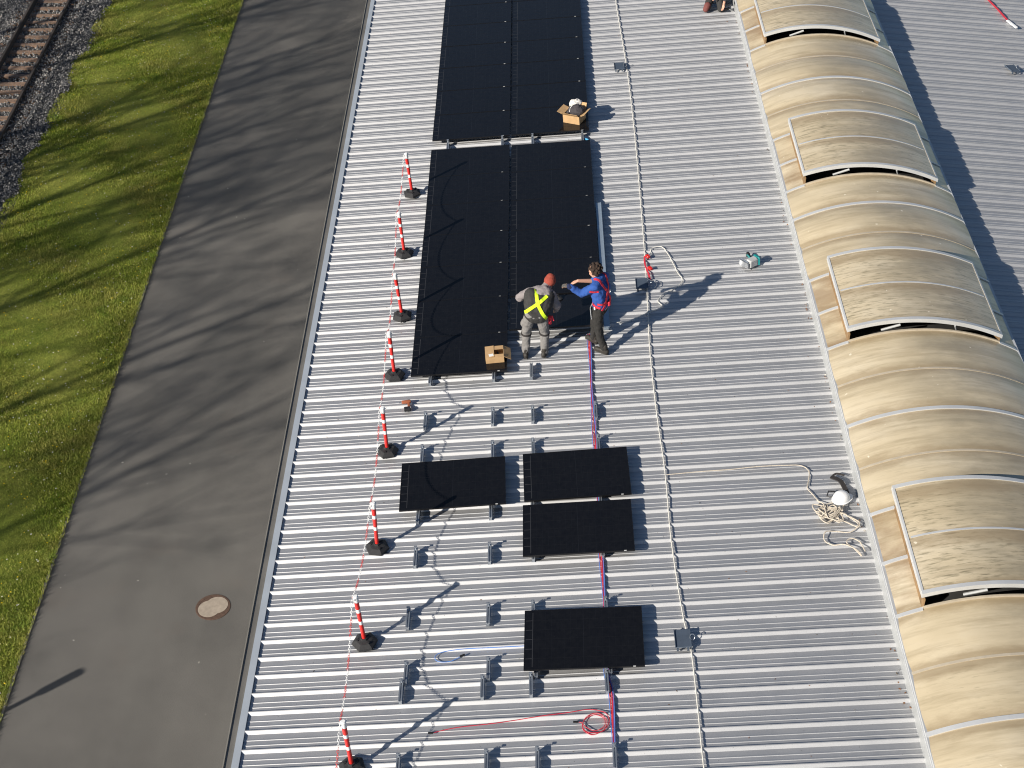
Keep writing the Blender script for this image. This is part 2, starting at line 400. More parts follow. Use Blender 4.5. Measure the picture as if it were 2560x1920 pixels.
# ballast stones
n = 42000; x = rng.uniform(-19.6, XS + .25, n); y = rng.uniform(3.5, 29, n)
edge = XS + .18 * np.sin(y * 1.7) + .1 * np.sin(y * 4.1) + .1 * rng.standard_normal(n)
x, y = x[x < edge], y[x < edge]; n = len(x)
r = rng.uniform(.022, .048, n); oc = np.array([(1, 0, 0), (-1, 0, 0), (0, 1, 0), (0, -1, 0), (0, 0, 1), (0, 0, -1)], float)
jit = oc[None] * rng.uniform(.6, 1.25, (n, 6, 1)) + rng.uniform(-.25, .25, (n, 6, 3))
an = rng.uniform(0, 6.28, n); ca, sa = np.cos(an)[:, None], np.sin(an)[:, None]
jx = jit[..., 0] * ca - jit[..., 1] * sa; jy = jit[..., 0] * sa + jit[..., 1] * ca
V = np.stack([x[:, None] + jx * r[:, None], y[:, None] + jy * r[:, None], .05 + rng.uniform(0, .07, n)[:, None] + jit[..., 2] * r[:, None]], -1)
V[..., 2] += np.where(np.abs(np.abs((x + 15.95) * 1.0 + (y - 15) * .01745) - 1.15) < .38, .085, 0)[:, None]
F = np.array([(0, 2, 4), (2, 1, 4), (1, 3, 4), (3, 0, 4), (2, 0, 5), (1, 2, 5), (3, 1, 5), (0, 3, 5)])[None] + (np.arange(n) * 6)[:, None, None]
tag(fastmesh('track_ballast', V.reshape(-1, 3), F.reshape(-1, 3), M['stone'], np.repeat(rng.uniform(0, 1, n), 8)), kind='stuff')

# railway: two rails, wooden sleepers
TR = Matrix.Translation((-15.95, 15, 0)) @ Matrix.Rotation(math.radians(1.0), 4, 'Z')
def rail_prof(): return [(-.085, 0), (.085, 0), (.085, .015), (.02, .035), (.02, .125), (.042, .135), (.042, .17), (-.042, .17), (-.042, .135), (-.02, .125), (-.02, .035), (-.085, .015)]
for sx, lab in ((-.755, 'rusty steel rail, the one farther from the grass'), (.755, 'rusty steel rail, the one nearer the grass')):
    b = MB(); pr = rail_prof(); n = len(pr)
    vs = [(sx + px, yy, pz * 1.15 + .14) for yy in (-80, 90) for px, pz in pr]
    b.add(vs, [tuple(range(n))[::-1], tuple(range(n, 2 * n))] + [(i, (i + 1) % n, n + (i + 1) % n, n + i) for i in range(n)])
    o = b.build('rail', M['rust']); o.matrix_world = TR; tag(o, lab, 'rail', 'rails of the railway track')
sl_m = None
for i in range(34):
    yy = -8 + i * .68
    if sl_m is None:
        b = MB(); b.box(-1.3, 1.3, -.12, .12, 0, .135, bev=.012); o = b.build('railway_sleeper', M['sleeper']); sl_m = o
    else:
        o = sl_m.copy(); COL.objects.link(o)
    o.matrix_world = TR @ Matrix.Translation((random.uniform(-.03, .03), yy, 0)) @ Matrix.Rotation(random.uniform(-.02, .02), 4, 'Z')
    tag(o, 'brown weathered sleeper under the two rusty rails', 'sleeper', 'sleepers of the railway track')

# manhole
mh = empty('manhole_cover', (-3.73, -11.43, 0))
tag(mh, 'round manhole cover of pale concrete in a rusty iron ring', 'manhole cover')
b = MB(); b.lathe([(.43, .0), (.43, .010), (.415, .014), (.36, .014), (.36, .002)], 48, caps=False); b.lathe([(.362, .0), (.362, .008)], 48); b.build('frame', M['iron'], mh)
pts = []
for i in range(96):
    a = 2 * math.pi * i / 96; best = 0
    for s_ in (1, -1):          # union of two discs
        cx_, cy_ = s_ * .085, s_ * .062; R_ = .275
        d = cx_ * math.cos(a) + cy_ * math.sin(a); q = d * d - (cx_ ** 2 + cy_ ** 2 - R_ * R_); best = max(best, d + math.sqrt(q))
    best = max(best, .0); pts.append((1.0 * best * math.cos(a), 1.0 * best * math.sin(a)))
b = MB(); b.prism(pts, .0, .018); b.build('cover', M['conc'], mh)

# street lamp whose shadow falls on the road (its post stands left of the picture)
L_tip = Vector((-6.55, -13.5, 0)); LH = 3.9
k_ = LH / SUN.z; lamp_b = L_tip + Vector((SUN.x, SUN.y, 0)) * k_
lp = empty('street_lamp', (lamp_b.x, lamp_b.y, 0)); tag(lp, 'grey post lamp with a slim cylindrical lantern beside the lawn', 'street lamp')
b = MB(); b.lathe([(.09, 0), (.075, .1), (.06, LH - .6), (.06, LH - .55)], 14); b.build('post', M['alu'], lp, True)
b = MB(); b.lathe([(.06, LH - .57), (.105, LH - .48), (.115, LH - .03), (.11, LH)], 18); b.build('lantern', M['white'], lp, True)

# bare trees beyond the track: their twigs throw the dappled shade
def tree(x, y, h, seed):
    R = random.Random(seed)
    t = empty('bare_tree', (x, y, 0)); tag(t, 'leafless tree in early spring standing beyond the railway track', 'tree', 'leafless trees beyond the railway track')
    tr = MB(); cr = MB()
    def branch(p, d, L, r, lev):
        n = 4; pts = [p]; rs = [r]; q = p.copy(); dd = d.copy()
        for i in range(n):
            dd = (dd + Vector((R.uniform(-1, 1), R.uniform(-1, 1), R.uniform(-.3, .9))) * (.16 if lev else .05)).normalized()
            q = q + dd * (L / n); pts.append(q.copy()); rs.append(r * (1 - .75 * (i + 1) / n))
        (tr if lev == 0 else cr).tube(pts, rs, 7 if lev == 0 else (4 if lev < 3 else 3))
        if lev >= 4: return
        m = (13, 8, 6, 5)[lev]
        for i in range(m):
            f = (.34 if lev == 0 else .22) + (.66 if lev == 0 else .76) * (i + R.random() * .8) / m
            k = min(int(f * n), n - 1); fr = f * n - k
            bp = pts[k].lerp(pts[k + 1], fr); br = rs[k] + (rs[k + 1] - rs[k]) * fr
            ax = (pts[k + 1] - pts[k]).normalized(); o_ = ax.orthogonal().normalized(); o_.rotate(Matrix.Rotation(R.uniform(0, 6.28), 3, ax))
            an_ = R.uniform(.5, 1.05); nd = (ax * math.cos(an_) + o_ * math.sin(an_) + Vector((0, 0, .18))).normalized()
            branch(bp, nd, L * (R.uniform(.32, .5) if lev == 0 else R.uniform(.38, .6)) * (1.1 - .35 * f), max(br * .55, .009), lev + 1)
    branch(Vector((0, 0, 0)), Vector((R.uniform(-.04, .04), R.uniform(-.04, .04), 1)), h, h * .0125, 0)
    tr.build('trunk', M['bark'], t, True); cr.build('crown', M['bark'], t)
for i, (x, y, h) in enumerate([(-23.5, -20.5, 14), (-25, -14.5, 16), (-23, -8.5, 15.5), (-25.5, -3, 16), (-23.5, 3, 15.5), (-25, 9.5, 15.5), (-29.5, -11, 17), (-30, 0, 18), (-29, 11, 17)]):
    tree(x - 6.5, y - 5.2, h + 4.2, 100 + i)

# ================================================================== BUILDING
hall = empty('industrial_hall', (0, -10, 0)); tag(hall, 'long industrial hall with low pitched grey ribbed metal roof', 'building')
OFF = Vector((0, 10, 0))      # children are given in world coordinates minus the hall's origin
def hb(b, name, m, smooth=False): return b.build(name, m, hall, smooth, OFF)
BY0, BY1 = -45., 31.
XL, XRR, RIDGE, ZB, RISE = 9.19, 12.51, 10.85, 1.05, .43
P = .33333
# rib profile over one period, y measured from the foot of the sun-facing web, height relative to rib top
prof = [(.000, -.038), (.033, -.006), (.040, -.0015), (.046, .0), (.051, .0), (.057, -.003), (.080, -.038),
        (.134, -.038), (.1395, -.032), (.144, -.0315), (.168, -.038), (.221, -.038), (.2265, -.032), (.231, -.0315), (.255, -.038)]
RIB0 = -.035
ribY = []
kk = int((BY1) / P); kmin = int(BY0 / P)
pr_y = []; pr_h = []
for k in range(kmin, kk):
    for py, ph in prof: pr_y.append(k * P + RIB0 + py); pr_h.append(ph)
pr_y = np.array(pr_y); pr_h = np.array(pr_h)
def sheet(name, xa, xb, side, dh=0., step=1.2):
    nx = max(2, int(abs(xb - xa) / step)); xs = np.linspace(xa, xb, nx + 1); V = []
    jit = rng.normal(0, .0012, (len(xs), len(pr_y)))
    W_ = np.empty((len(xs), len(pr_y), 3))
    for i, x in enumerate(xs):
        h = pr_h + dh
        if side > 0: W_[i, :, 0] = x * CT - h * ST; W_[i, :, 2] = H + x * ST + h * CT
        else:
            xr = 2 * RIDGE / CT - x      # mirrored along-slope coordinate
            W_[i, :, 0] = 2 * RIDGE - (xr * CT - h * ST); W_[i, :, 2] = H + xr * ST + h * CT
        W_[i, :, 1] = pr_y
    nxs, ny = len(xs), len(pr_y); idx = np.arange(nxs * ny).reshape(nxs, ny)
    F = np.stack([idx[:-1, :-1], idx[1:, :-1], idx[1:, 1:], idx[:-1, 1:]], -1).reshape(-1, 4)
    if side < 0: pass
    o = fastmesh(name, W_.reshape(-1, 3), F, M['roof']); o.parent = hall; o.location = OFF; return o
XLa = XL / CT
s1 = sheet('roof_sheet', 0.0, XLa + .002, 1)
XEND = 2 * RIDGE / CT
s2 = sheet('roof_sheet', XRR / CT - .002, XEND, -1)
# eave: trim, gutter, walls
def strip(name, poly, m, y0=BY0, y1=BY1):      # extruded polygon in x,z (eave coordinates x along slope plane approx)
    b = MB(); n = len(poly); vs = [(x, y, H + z) for y in (y0, y1) for x, z in poly]
    b.add(vs, [tuple(range(n))[::-1], tuple(range(n, 2 * n))] + [(i, (i + 1) % n, n + (i + 1) % n, n + i) for i in range(n)])
    return hb(b, name, m)
strip('eave_trim', [(-.105, -.012), (-.002, -.003), (-.002, -.07), (.04, -.075), (.04, -.085), (-.095, -.085), (-.105, -.06)], M['eave'])
strip('gutter', [(-.235, -.045), (-.218, -.038), (-.214, -.05), (-.214, -.056), (-.108, -.060), (-.108, -.165), (-.235, -.165)], M['gutter'])

b = MB(); b.box(.04, .24, BY0, BY1, 0, H - .09); hb(b, 'wall', M['wall'])
b = MB(); b.box(2 * RIDGE - .24, 2 * RIDGE - .04, BY0, BY1, 0, H - .09); hb(b, 'wall', M['wall'])
for y in (BY0 + .05, BY1 - .25):
    b = MB(); pts = [(.25, 0), (2 * RIDGE - .25, 0), (2 * RIDGE - .25, H - .1), (XRR, H + .72), (XL, H + .72), (.25, H - .1)]
    n = 6; vs = [(x, yy, z) for yy in (y, y + .2) for x, z in pts]
    b.add(vs, [tuple(range(n))[::-1], tuple(range(n, 2 * n))] + [(i, (i + 1) % n, n + (i + 1) % n, n + i) for i in range(n)]); hb(b, 'gable_wall', M['wall'])
b = MB(); b.box(.25, 2 * RIDGE - .25, BY0 + .3, BY1 - .3, .02, .06); hb(b, 'hall_floor', M['dark'])
# sheet lap line and screws are tiny; lap as a 2 mm step
# ------------------------------------------------------------------ barrel rooflight
rl = empty('barrel_rooflight', (RIDGE, -10, H + ZB)); tag(rl, 'long barrel-vaulted rooflight of yellowed translucent sheets along the ridge', 'rooflight')
ROFF = -Vector((RIDGE, -10, H + ZB))
HB = (XRR - XL) / 2; RAD = (HB * HB + RISE * RISE) / (2 * RISE)
def arc(u, dz=0.): return math.sqrt(max(RAD * RAD - u * u, 0)) - (RAD - RISE) + dz
def AP(u, y, dz=0.): return (RIDGE + u, y, H + ZB + arc(u) + dz)
def arcsheet(b, u0, u1, y0, y1, th=.006, nu=28, mi=0, dz=None, sag=0.):
    ny = 6 if sag else 1
    us = np.linspace(u0, u1, nu + 1); dz = dz or (lambda u: 0.); vs = []
    for lay in (0, 1):
        for j in range(ny + 1):
            for u in us:
                bulge = sag * (1 - (2 * j / ny - 1) ** 2)
                vs.append(AP(u, y0 + (y1 - y0) * j / ny, dz(u) - lay * th + bulge))
    N = nu + 1; T = N * (ny + 1); fs = []
    for j in range(ny):
        for i in range(nu):
            a = j * N + i; fs += [(a, a + 1, a + N + 1, a + N), (T + a, T + a + N, T + a + N + 1, T + a + 1)]
    for i in range(nu):
        fs += [(i, T + i, T + i + 1, i + 1), (ny * N + i, ny * N + i + 1, T + ny * N + i + 1, T + ny * N + i)]
    for j in range(ny): fs += [(j * N, j * N + N, T + j * N + N, T + j * N), (j * N + nu, T + j * N + nu, T + j * N + N + nu, j * N + N + nu)]
    b.add(vs, fs, mi)
YK = lambda k: -6.86 - 1.0385 * k
hatch_lo = {}          # bays covered by hatches: (upper idx, lower idx)
hatches = [(-9, -7), (-4, -2), (2, 4), (7, 9), (13, 15), (19, 21), (25, 27)]
hb_set = set()
for a_, c_ in hatches: hb_set |= set(range(a_, c_))
strong = [-12, -11 + 0, -6, 0, 5, 11, 17, 23, 29]
UH = 1.31
KA, KB = -12, 29
b = MB(); bj = MB()
for k in range(KA, KB):
    y1, y0 = YK(k), YK(k + 1); b = MB()
    if k in hb_set:
        arcsheet(b, -HB, -UH, y0, y1, nu=5); b.build('glazing_panel', M['glz3'], rl, True, ROFF); b = MB(); arcsheet(b, UH, HB, y0, y1, nu=5)
    else: arcsheet(b, -HB, HB, y0, y1, sag=random.uniform(.016, .042))
    b.build('glazing_panel', M['glz'], rl, True, ROFF)
edge_k = set(sum(([a_, a_ + 1, c_] for a_, c_ in hatches), []))
M['joint'] = mat('sheet_joint', (.46, .40, .31), .5, .1, var=.1)
for k in range(KA, KB + 1):
    y = YK(k); b = MB()
    if k in edge_k:
        arcsheet(b, -HB - .005, -UH - .0, y - .03, y + .03, .03, 5, 0, lambda u: .018); b.build('glazing_bar', M['alu_white'], rl, False, ROFF); b = MB(); arcsheet(b, UH, HB + .005, y - .03, y + .03, .03, 5, 0, lambda u: .018)
        b.build('glazing_bar', M['alu_white'], rl, False, ROFF)
    elif k in strong:
        arcsheet(b, -HB - .005, HB + .005, y - .035, y + .035, .03, 40, 0, lambda u: .02); b.build('glazing_bar', M['alu_white'], rl, False, ROFF)
    else:
        arcsheet(b, -HB, HB, y - .022, y + .022, .010, 32, 0, lambda u: .008); b.build('sheet_joint', M['joint'], rl, False, ROFF)
# curbs
for sgn, X in ((-1, XL), (1, XRR)):
    b = MB(); zr = H + (XL / CT) * ST - .05; zt = H + ZB
    pf = [(X, zr - .1), (X + sgn * .005, zr + .08), (X - sgn * .02, zt - .032), (X - sgn * .10, zt - .032), (X - sgn * .10, zr - .1)]
    n = len(pf); vs = [(x, y, z) for y in (YK(KB), YK(KA)) for x, z in pf]
    b.add(vs, [tuple(range(n))[::-1], tuple(range(n, 2 * n))] + [(i, (i + 1) % n, n + (i + 1) % n, n + i) for i in range(n)]); b.build('curb', M['flash'], rl, False, ROFF)
    b = MB()
    b.box(min(X - sgn * .035, X + sgn * .03), max(X - sgn * .035, X + sgn * .03), YK(KB), YK(KA), zt - .03, zt - .012)
    b.box(min(X - sgn * .04, X + sgn * .012), max(X - sgn * .04, X + sgn * .012), YK(KB), YK(KA), zt - .012, zt + .014); b.build('base_profile', M['alu_white'], rl, False, ROFF)
    b = MB(); x0, x1 = sorted((X - sgn * .005, X + sgn * .13))
# small apron at the foot of the curb
for a_, c_ in hatches:
    yu, yl = YK(a_), YK(c_)
    h = MB(); ya, yb_ = yl + .07, yu + .17   # lid ends
    lift = lambda u: .27 - .12 * (u + UH) / (2 * UH)
    # lid
    arcsheet(h, -UH - .02, UH + .02, ya, yb_, .010, 34, 0, lift)
    ho = h.build('vent_hatch', M['glz2'], rl, True, ROFF)
    fr = MB()
    arcsheet(fr, -UH - .04, UH + .04, ya - .035, ya + .035, .075, 34, 0, lambda u: lift(u) + .012)
    arcsheet(fr, -UH - .04, UH + .04, yb_ - .035, yb_ + .035, .075, 34, 0, lambda u: lift(u) + .012)
    arcsheet(fr, -UH - .042, -UH - .012, ya + .036, yb_ - .036, .075, 2, 0, lambda u: lift(u) + .011)
    arcsheet(fr, UH + .012, UH + .042, ya + .036, yb_ - .036, .075, 2, 0, lambda u: lift(u) + .011)
    ym = (ya + yb_) / 2; arcsheet(fr, -UH + .02, UH - .02, ym - .018, ym + .018, .012, 34, 0, lambda u: lift(u) + .006)
    f_ = fr.build('hatch_frame', M['alu_white'], ho)
    us = MB()
    for u0, u1, yy0, yy1 in ((-UH - .008, -UH + .02, yl + .031, yu - .031), (UH - .02, UH + .008, yl + .031, yu - .031)):
        vs = [AP(u, y, d) for y in (yy0, yy1) for u, d in ((u0, -.05), (u1, -.05), (u1, .15 if u0 < 0 else .09), (u0, .15 if u0 < 0 else .09))]
        us.add(vs, [(3, 2, 1, 0), (4, 5, 6, 7), (0, 1, 5, 4), (1, 2, 6, 5), (2, 3, 7, 6), (3, 0, 4, 7)])
    arcsheet(us, -UH, UH, yu - .03, yu + .0, .14, 20, 0, lambda u: .09)
    us.build('hatch_upstand', M['upst'], ho)
    us = MB(); arcsheet(us, -UH, UH, yl - .0, yl + .03, .10, 20, 0, lambda u: .03); us.build('hatch_sill', M['joint'], ho)
    dk = MB(); arcsheet(dk, -UH + .03, UH - .03, yl + .04, yu - .04, .01, 8, 0, lambda u: -.30); dk.build('interior_shade_sheet', M['dark'], ho)  # added black sheet, painted shade for the unlit void below the hatch
    am = MB(); am.tube([AP(-.75, yl + .10, .02), AP(-.45, yl + .05, .12)], .022, 6); am.build('opener_arm', M['flash'], ho); am = MB(); am.tube([AP(.55, yl + .12, -.02), AP(.5, yl + .07, .09)], .016, 6); am.build('opener_arm', M['flash'], ho)

# leaves swept against the curb
n = 260; y = rng.uniform(-26, 2, n); x = XLa - np.abs(rng.normal(0, .05, n)) - .015
keep = rng.random(n) < .55 + .45 * np.sin(y * 2.1); x, y = x[keep], y[keep]; n = len(x)
V = []
for i in range(n):
    a = rng.uniform(0, 6.28); s_ = rng.uniform(.010, .028); c0 = Rp(x[i], y[i], -.038 + rng.uniform(0, .012))
    for q, e in ((0, 1.), (1.57, .6), (3.14, 1.), (4.71, .6)): V.append((c0.x + math.cos(a + q) * s_ * e, c0.y + math.sin(a + q) * s_ * e, c0.z + rng.uniform(0, .02)))
tag(fastmesh('dry_leaves', np.array(V), np.arange(n * 4).reshape(-1, 4), M['leaf'], rng.uniform(0, 1, n)), kind='stuff')
n = 300; V = []
for i in range(n):
    a = rng.uniform(0, 6.28); s_ = rng.uniform(.006, .015); c0 = Rp(rng.uniform(.2, 9.0), rng.uniform(-25.5, 1), .002); xx = c0.x
    ph = np.interp(((c0.y - RIB0) % P), [q[0] for q in prof] + [P], [q[1] for q in prof] + [-.038])
    c0.z += ph + .003
    for q, e in ((0, 1.6), (1.57, .5), (3.14, 1.), (4.71, .6)): V.append((c0.x + math.cos(a + q) * s_ * e, c0.y + math.sin(a + q) * s_ * e, c0.z + .002 * (q > 2) + math.cos(a + q) * s_ * e * ST))
tag(fastmesh('roof_litter', np.array(V), np.arange(n * 4).reshape(-1, 4), M['leaf'], rng.uniform(.3, 1, n)), kind='stuff')

# ================================================================== SOLAR PANELS
PW, PH, PT = 1.722, 1.134, .030
def make_panel():
    r = empty('solar_panel', (0, 0, 0)); w, h = PW / 2, PH / 2
    b = MB(); f = .012
    b.box(-w, w, -h, -h + f, 0, PT); b.box(-w, w, h - f, h, 0, PT); b.box(-w, -w + f, -h + f, h - f, 0, PT); b.box(w - f, w, -h + f, h - f, 0, PT)
    b.build('frame', M['frame'], r)
    b = MB(); b.box(-w + f, w - f, -h + f, h - f, PT - .008, PT - .003)
    z0, z1 = PT - .0035, PT - .0022
    cols = 18; cw = (PW - .06) / cols; x0 = -w + .03
    for i in range(1, cols):
        x = x0 + i * cw; q = .0075 if i == 9 else .0028
        if i == 1: b.box(x - .005, x + .005, -h + .05, h - .05, z0, z1, 2)
        else: b.box(x - q / 2, x + q / 2, -h + .03, h - .03, z0, z1, 1)
    for j in range(1, 6):
        y = -h + .025 + j * (PH - .05) / 6
        b.box(-w + .02, x0 + cw - .006, y - .0045, y + .0045, z0, z1 + .0004, 2)
        b.box(x0 + cw + .008, w - .03, y - .0014, y + .0014, z0, z1 + .0004, 1)
    b.build('cell_surface', [M['cell'], M['gap'], M['busbar']], r)
    b = MB(); b.box(w - .165, w - .128, -h - .001, -h + .007, PT - .012, PT + .0012); b.build('label_sticker', M['grey_pl'], r)
    return r
panel0 = make_panel(); used = [False]
HPAN = .13 - PT
def panel(x, y, label, group, rz=0., tilt=None, h=HPAN):
    """x,y = far-left corner in roof coordinates"""
    o = dup(panel0) if used[0] else panel0; used[0] = True
    c, s_ = math.cos(rz), math.sin(rz); dx, dy = PW / 2, -PH / 2
    if tilt is None: tilt = Matrix.Rotation(random.gauss(0, .0016), 4, 'X') @ Matrix.Rotation(random.gauss(0, .0010), 4, 'Y')
    place(o, x + dx * c - dy * s_, y + dx * s_ + dy * c, h, rz, tilt)
    tag(o, label, 'solar panel', group); return o
ORD = ['nearest', 'second', 'third', 'fourth', 'fifth', 'sixth', 'seventh', 'eighth', 'ninth']
for cx_, cn in ((1.915, 'left'), (3.675, 'right')):
    for k in range(8):
        yb = -7.60 + k * 1.150
        w_ = 'nearest' if k == 0 else ORD[k]
        panel(cx_ + random.uniform(-.003, .003), yb + PH, f'black solar panel, far array, {cn} column, {w_} row from its front edge'.replace('nearest row from', 'row at'), 'solar panels of the far array')
    nr = 7 if cn == 'left' else 5
    for k in range(nr):
        yt = -8.03 - k * 1.1405 - (.03 if cn == 'right' else 0)
        w_ = ['first', 'second', 'third', 'fourth', 'fifth', 'sixth', 'seventh'][k]
        panel(cx_ + random.uniform(-.003, .003), yt, f'black solar panel, middle array, {cn} column, {w_} row from the gap behind', 'solar panels of the middle array')
panel(3.70, -13.80, 'black solar panel the two workers are laying, tilted slightly at their feet', 'loose solar panels', math.radians(-.8), Matrix.Rotation(math.radians(-4.5), 4, 'X'), HPAN + .045)
panel(1.905, -18.35, 'separate black solar panel lying left of the pair, nearest the chain posts', 'loose solar panels', .019)
panel(3.922, -18.29, 'upper black solar panel of the stacked pair beside the cables', 'loose solar panels', .019)
panel(3.922, -19.523, 'lower black solar panel of the stacked pair beside the cables', 'loose solar panels', 0.)
panel(3.95, -21.789, 'single black solar panel nearest the camera, lying across the cable run', 'loose solar panels', -.018)

# ------------------------------------------------------------------ short mounting rails
def make_rail(clamp=True):
    r = empty('mounting_rail', (0, 0, 0))
    b = MB(); L = .195
    pf = [(-.030, 0), (.030, 0), (.030, .004), (.020, .006), (.020, .052), (.027, .054), (.027, .080), (.008, .080), (.008, .062), (-.008, .062), (-.008, .080), (-.027, .080), (-.027, .054), (-.020, .052), (-.020, .006), (-.030, .004)]
    n = len(pf); vs = [(x, y, z) for y in (-L, L) for x, z in pf]
    b.add(vs, [tuple(range(n))[::-1], tuple(range(n, 2 * n))] + [(i, (i + 1) % n, n + (i + 1) % n, n + i) for i in range(n)])
    b.build('profile', M['alu'], r)
    if not clamp: return r
    b = MB(); b.box(-.020, .020, L - .07, L - .025, .076, .084); b.tube([(0, L - .048, .08), (0, L - .048, .145)], .007, 6); b.box(-.024, .024, L - .062, L - .034, .130, .142)
    b.build('clamp', M['alu'], r)
    return r
rail0 = make_rail(); rail1 = make_rail(False); rused = {True: False, False: False}
colname = {2.23: 'leftmost', 3.4: 'second', 4.09: 'third', 5.16: 'rightmost'}
def mrail(x, y, label, rz=0.):
    cl = not (abs(y + 15.97) < .02 or abs(y + 19.5) < .02 or (abs(y + 22.8) < .02 and x > 3.9) or (abs(y + 20.48) < .02 and x > 3.9))
    src = rail0 if cl else rail1
    o = dup(src) if rused[cl] else src; rused[cl] = True
    place(o, x, y, 0., rz + random.uniform(-.012, .012)); tag(o, label, 'mounting rail', 'short mounting rails across the ribs')
rows = [(-17.19, "first bare row", (2.23, 3.4, 4.09, 5.17)),
        (-18.06, "row at the far edge of the loose panels", (2.22, 3.41, 4.09, 5.18)),
        (-19.50, "row below the left loose panel", (2.23, 3.40, 4.07, 5.16)),
        (-20.48, "row level with the lower pair panel", (2.24, 3.40, 4.08, 5.15)),
        (-21.75, "row at the nearest panel's far edge", (2.20, 3.40, 4.07, 5.15)),
        (-22.80, "farther of the doubled rows", (2.23, 3.42, 4.10, 5.16)),
        (-23.13, "nearer of the doubled rows", (2.18, 3.34, 4.03, 5.10)),
        (-24.43, "bottommost row", (2.22, 3.42, 4.11, 5.15)),
        (-7.78, "gap between the big arrays", (2.26, 3.47, 4.14, 5.24)),
        (-15.97, "row under the middle array's near edge", (2.26, 3.40, 4.07))]
for y, rn, xs_ in rows:
    for x in xs_:
        cn = min(colname.items(), key=lambda q: abs(q[0] - x))[1]
        mrail(x, y, f'short grey rail, {cn} from left, {rn}'.replace('leftmost from left', 'leftmost').replace('rightmost from left', 'rightmost'))
# long bare aluminium rail along the right edge of the middle array
b = MB(); b.box(-.055, .055, -2.15, 2.15, 0, .05); b.box(-.055, -.042, -2.15, 2.15, .05, .062); b.box(.042, .055, -2.15, 2.15, .05, .062)
o = b.build('long_rail', M['alu_blue']); place(o, 5.475, -12.72, .03, -.003); tag(o, 'long bluish aluminium rail lying along the right edge of the middle array', 'rail')

# ------------------------------------------------------------------ chain posts
def make_post():
    r = empty('chain_post', (0, 0, 0)); L = 1.0
    b = MB(); a6 = [(math.cos(math.pi / 3 * i), math.sin(math.pi / 3 * i)) for i in range(6)]
    n = 6; lv = [(.185, 0), (.195, .015), (.19, .045), (.125, .085), (.06, .10), (.05, .125)]
    vs = [(rr * x, rr * y, z) for rr, z in lv for x, y in a6]
    fs = [tuple(range(n))[::-1], tuple(range(n * 5, n * 6))] + [(k * n + i, k * n + (i + 1) % n, k * n + n + (i + 1) % n, k * n + n + i) for k in range(5) for i in range(n)]
    b.add(vs, fs)
    for i in (0, 2, 4): x, y = a6[i]; b.box(.10 * x - .02, .10 * x + .02, .10 * y - .02, .10 * y + .02, .09, .102)
    b.build('base', M['rubber'], r)
    b = MB(); segs = [(.10, .42, 0), (.42, .49, 1), (.49, .67, 0), (.67, .74, 1), (.74, .88, 0)]
    for z0, z1, mi in segs: b.lathe([(.031 + .004 * (z0 > .6), z0), (.031 + .004 * (z1 > .6), z1)], 14, mi)
    b.build('pole', [M['red'], M['white']], r, True)
    b = MB(); b.lathe([(.036, .88), (.040, .885), (.040, .985), (.028, 1.0)], 14); b.tube([(.03, 0, .95), (.055, 0, .96), (.06, 0, .985)], .008, 5); b.tube([(-.03, 0, .95), (-.055, 0, .96), (-.06, 0, .985)], .008, 5)
    b.build('cap', M['white'], r, True)
    return r
post0 = make_post()
posts = [(1.565, -9.60, -.013), (1.537, -11.885, .01), (1.627, -14.015, -.017), (1.598, -15.818, .028), (1.611, -17.888, .05), (1.613, -20.183, .072), (1.577, -22.148, .0), (1.585, -24.382, .025), (1.58, -26.4, 0)]
POSTLAB = ['farthest red and white chain post, beside the far corner of the middle array', 'second red and white chain post counted from the farthest', 'third red and white chain post counted from the farthest',
           'red and white chain post at the near left corner of the middle array', 'red and white chain post left of the cordless drill and first bare rails', 'red and white chain post level with the lower loose panel',
           'red and white chain post with a chunky tilted base, level with the nearest panel', 'red and white chain post cut by the bottom edge of the photo', 'red and white chain post beyond the bottom edge of the photo']
tops = []
for i, (x, y, tl) in enumerate(posts):
    o = post0 if i == 0 else dup(post0)
    tilt = Matrix.Rotation(tl, 4, 'Y') @ Matrix.Rotation(random.uniform(-.012, .012), 4, 'X')
    place(o, x, y, .0, 0, tilt @ Matrix.Rotation(random.uniform(0, 1.) if i != 6 else 1.2, 4, 'Z'))
    tag(o, POSTLAB[i], 'chain post', 'red and white chain posts along the eave')
    m = Matrix.Translation(Rp(x, y, 0)) @ Matrix.Rotation(-TH, 4, 'Y') @ tilt; tops.append(m @ Vector((-.05, 0, .955)))
def chain(a, c, sag, label):
    b = MB(); D = (c - a).length; n = int((D * 1.06) / .036); pts = []
    for i in range(n + 1):
        t = i / n; p = a.lerp(c, t); p.z -= sag * 4 * t * (1 - t); pts.append(p)
    for i in range(n):
        p, q = pts[i], pts[i + 1]; mid = (p + q) / 2; t = (q - p).normalized(); u = t.orthogonal().normalized(); u.rotate(Matrix.Rotation(.6 + (math.pi / 2 if i % 2 else 0), 3, t))
        ring = [mid + t * math.cos(k * math.pi / 4) * .027 + u * math.sin(k * math.pi / 4) * .015 for k in range(8)]
        b.tube(ring, .0034, 4, 0 if (i // 8) % 2 else 1, closed=True)
    o = b.build('barrier_chain', [M['red'], M['white']]); tag(o, label, 'chain', 'red and white plastic chains between the posts')
CL = ['farthest two posts', 'second and third posts counted from the far end', 'third and fourth posts from the far end', 'posts beside the near end of the middle array', 'posts left of the drill and the loose left panel', 'posts level with the lower loose panel', 'two nearest posts', 'last post and one beyond the bottom edge']
for i in range(len(tops) - 1): chain(tops[i], tops[i + 1], random.uniform(.24, .32), 'red and white chain between the ' + CL[i])

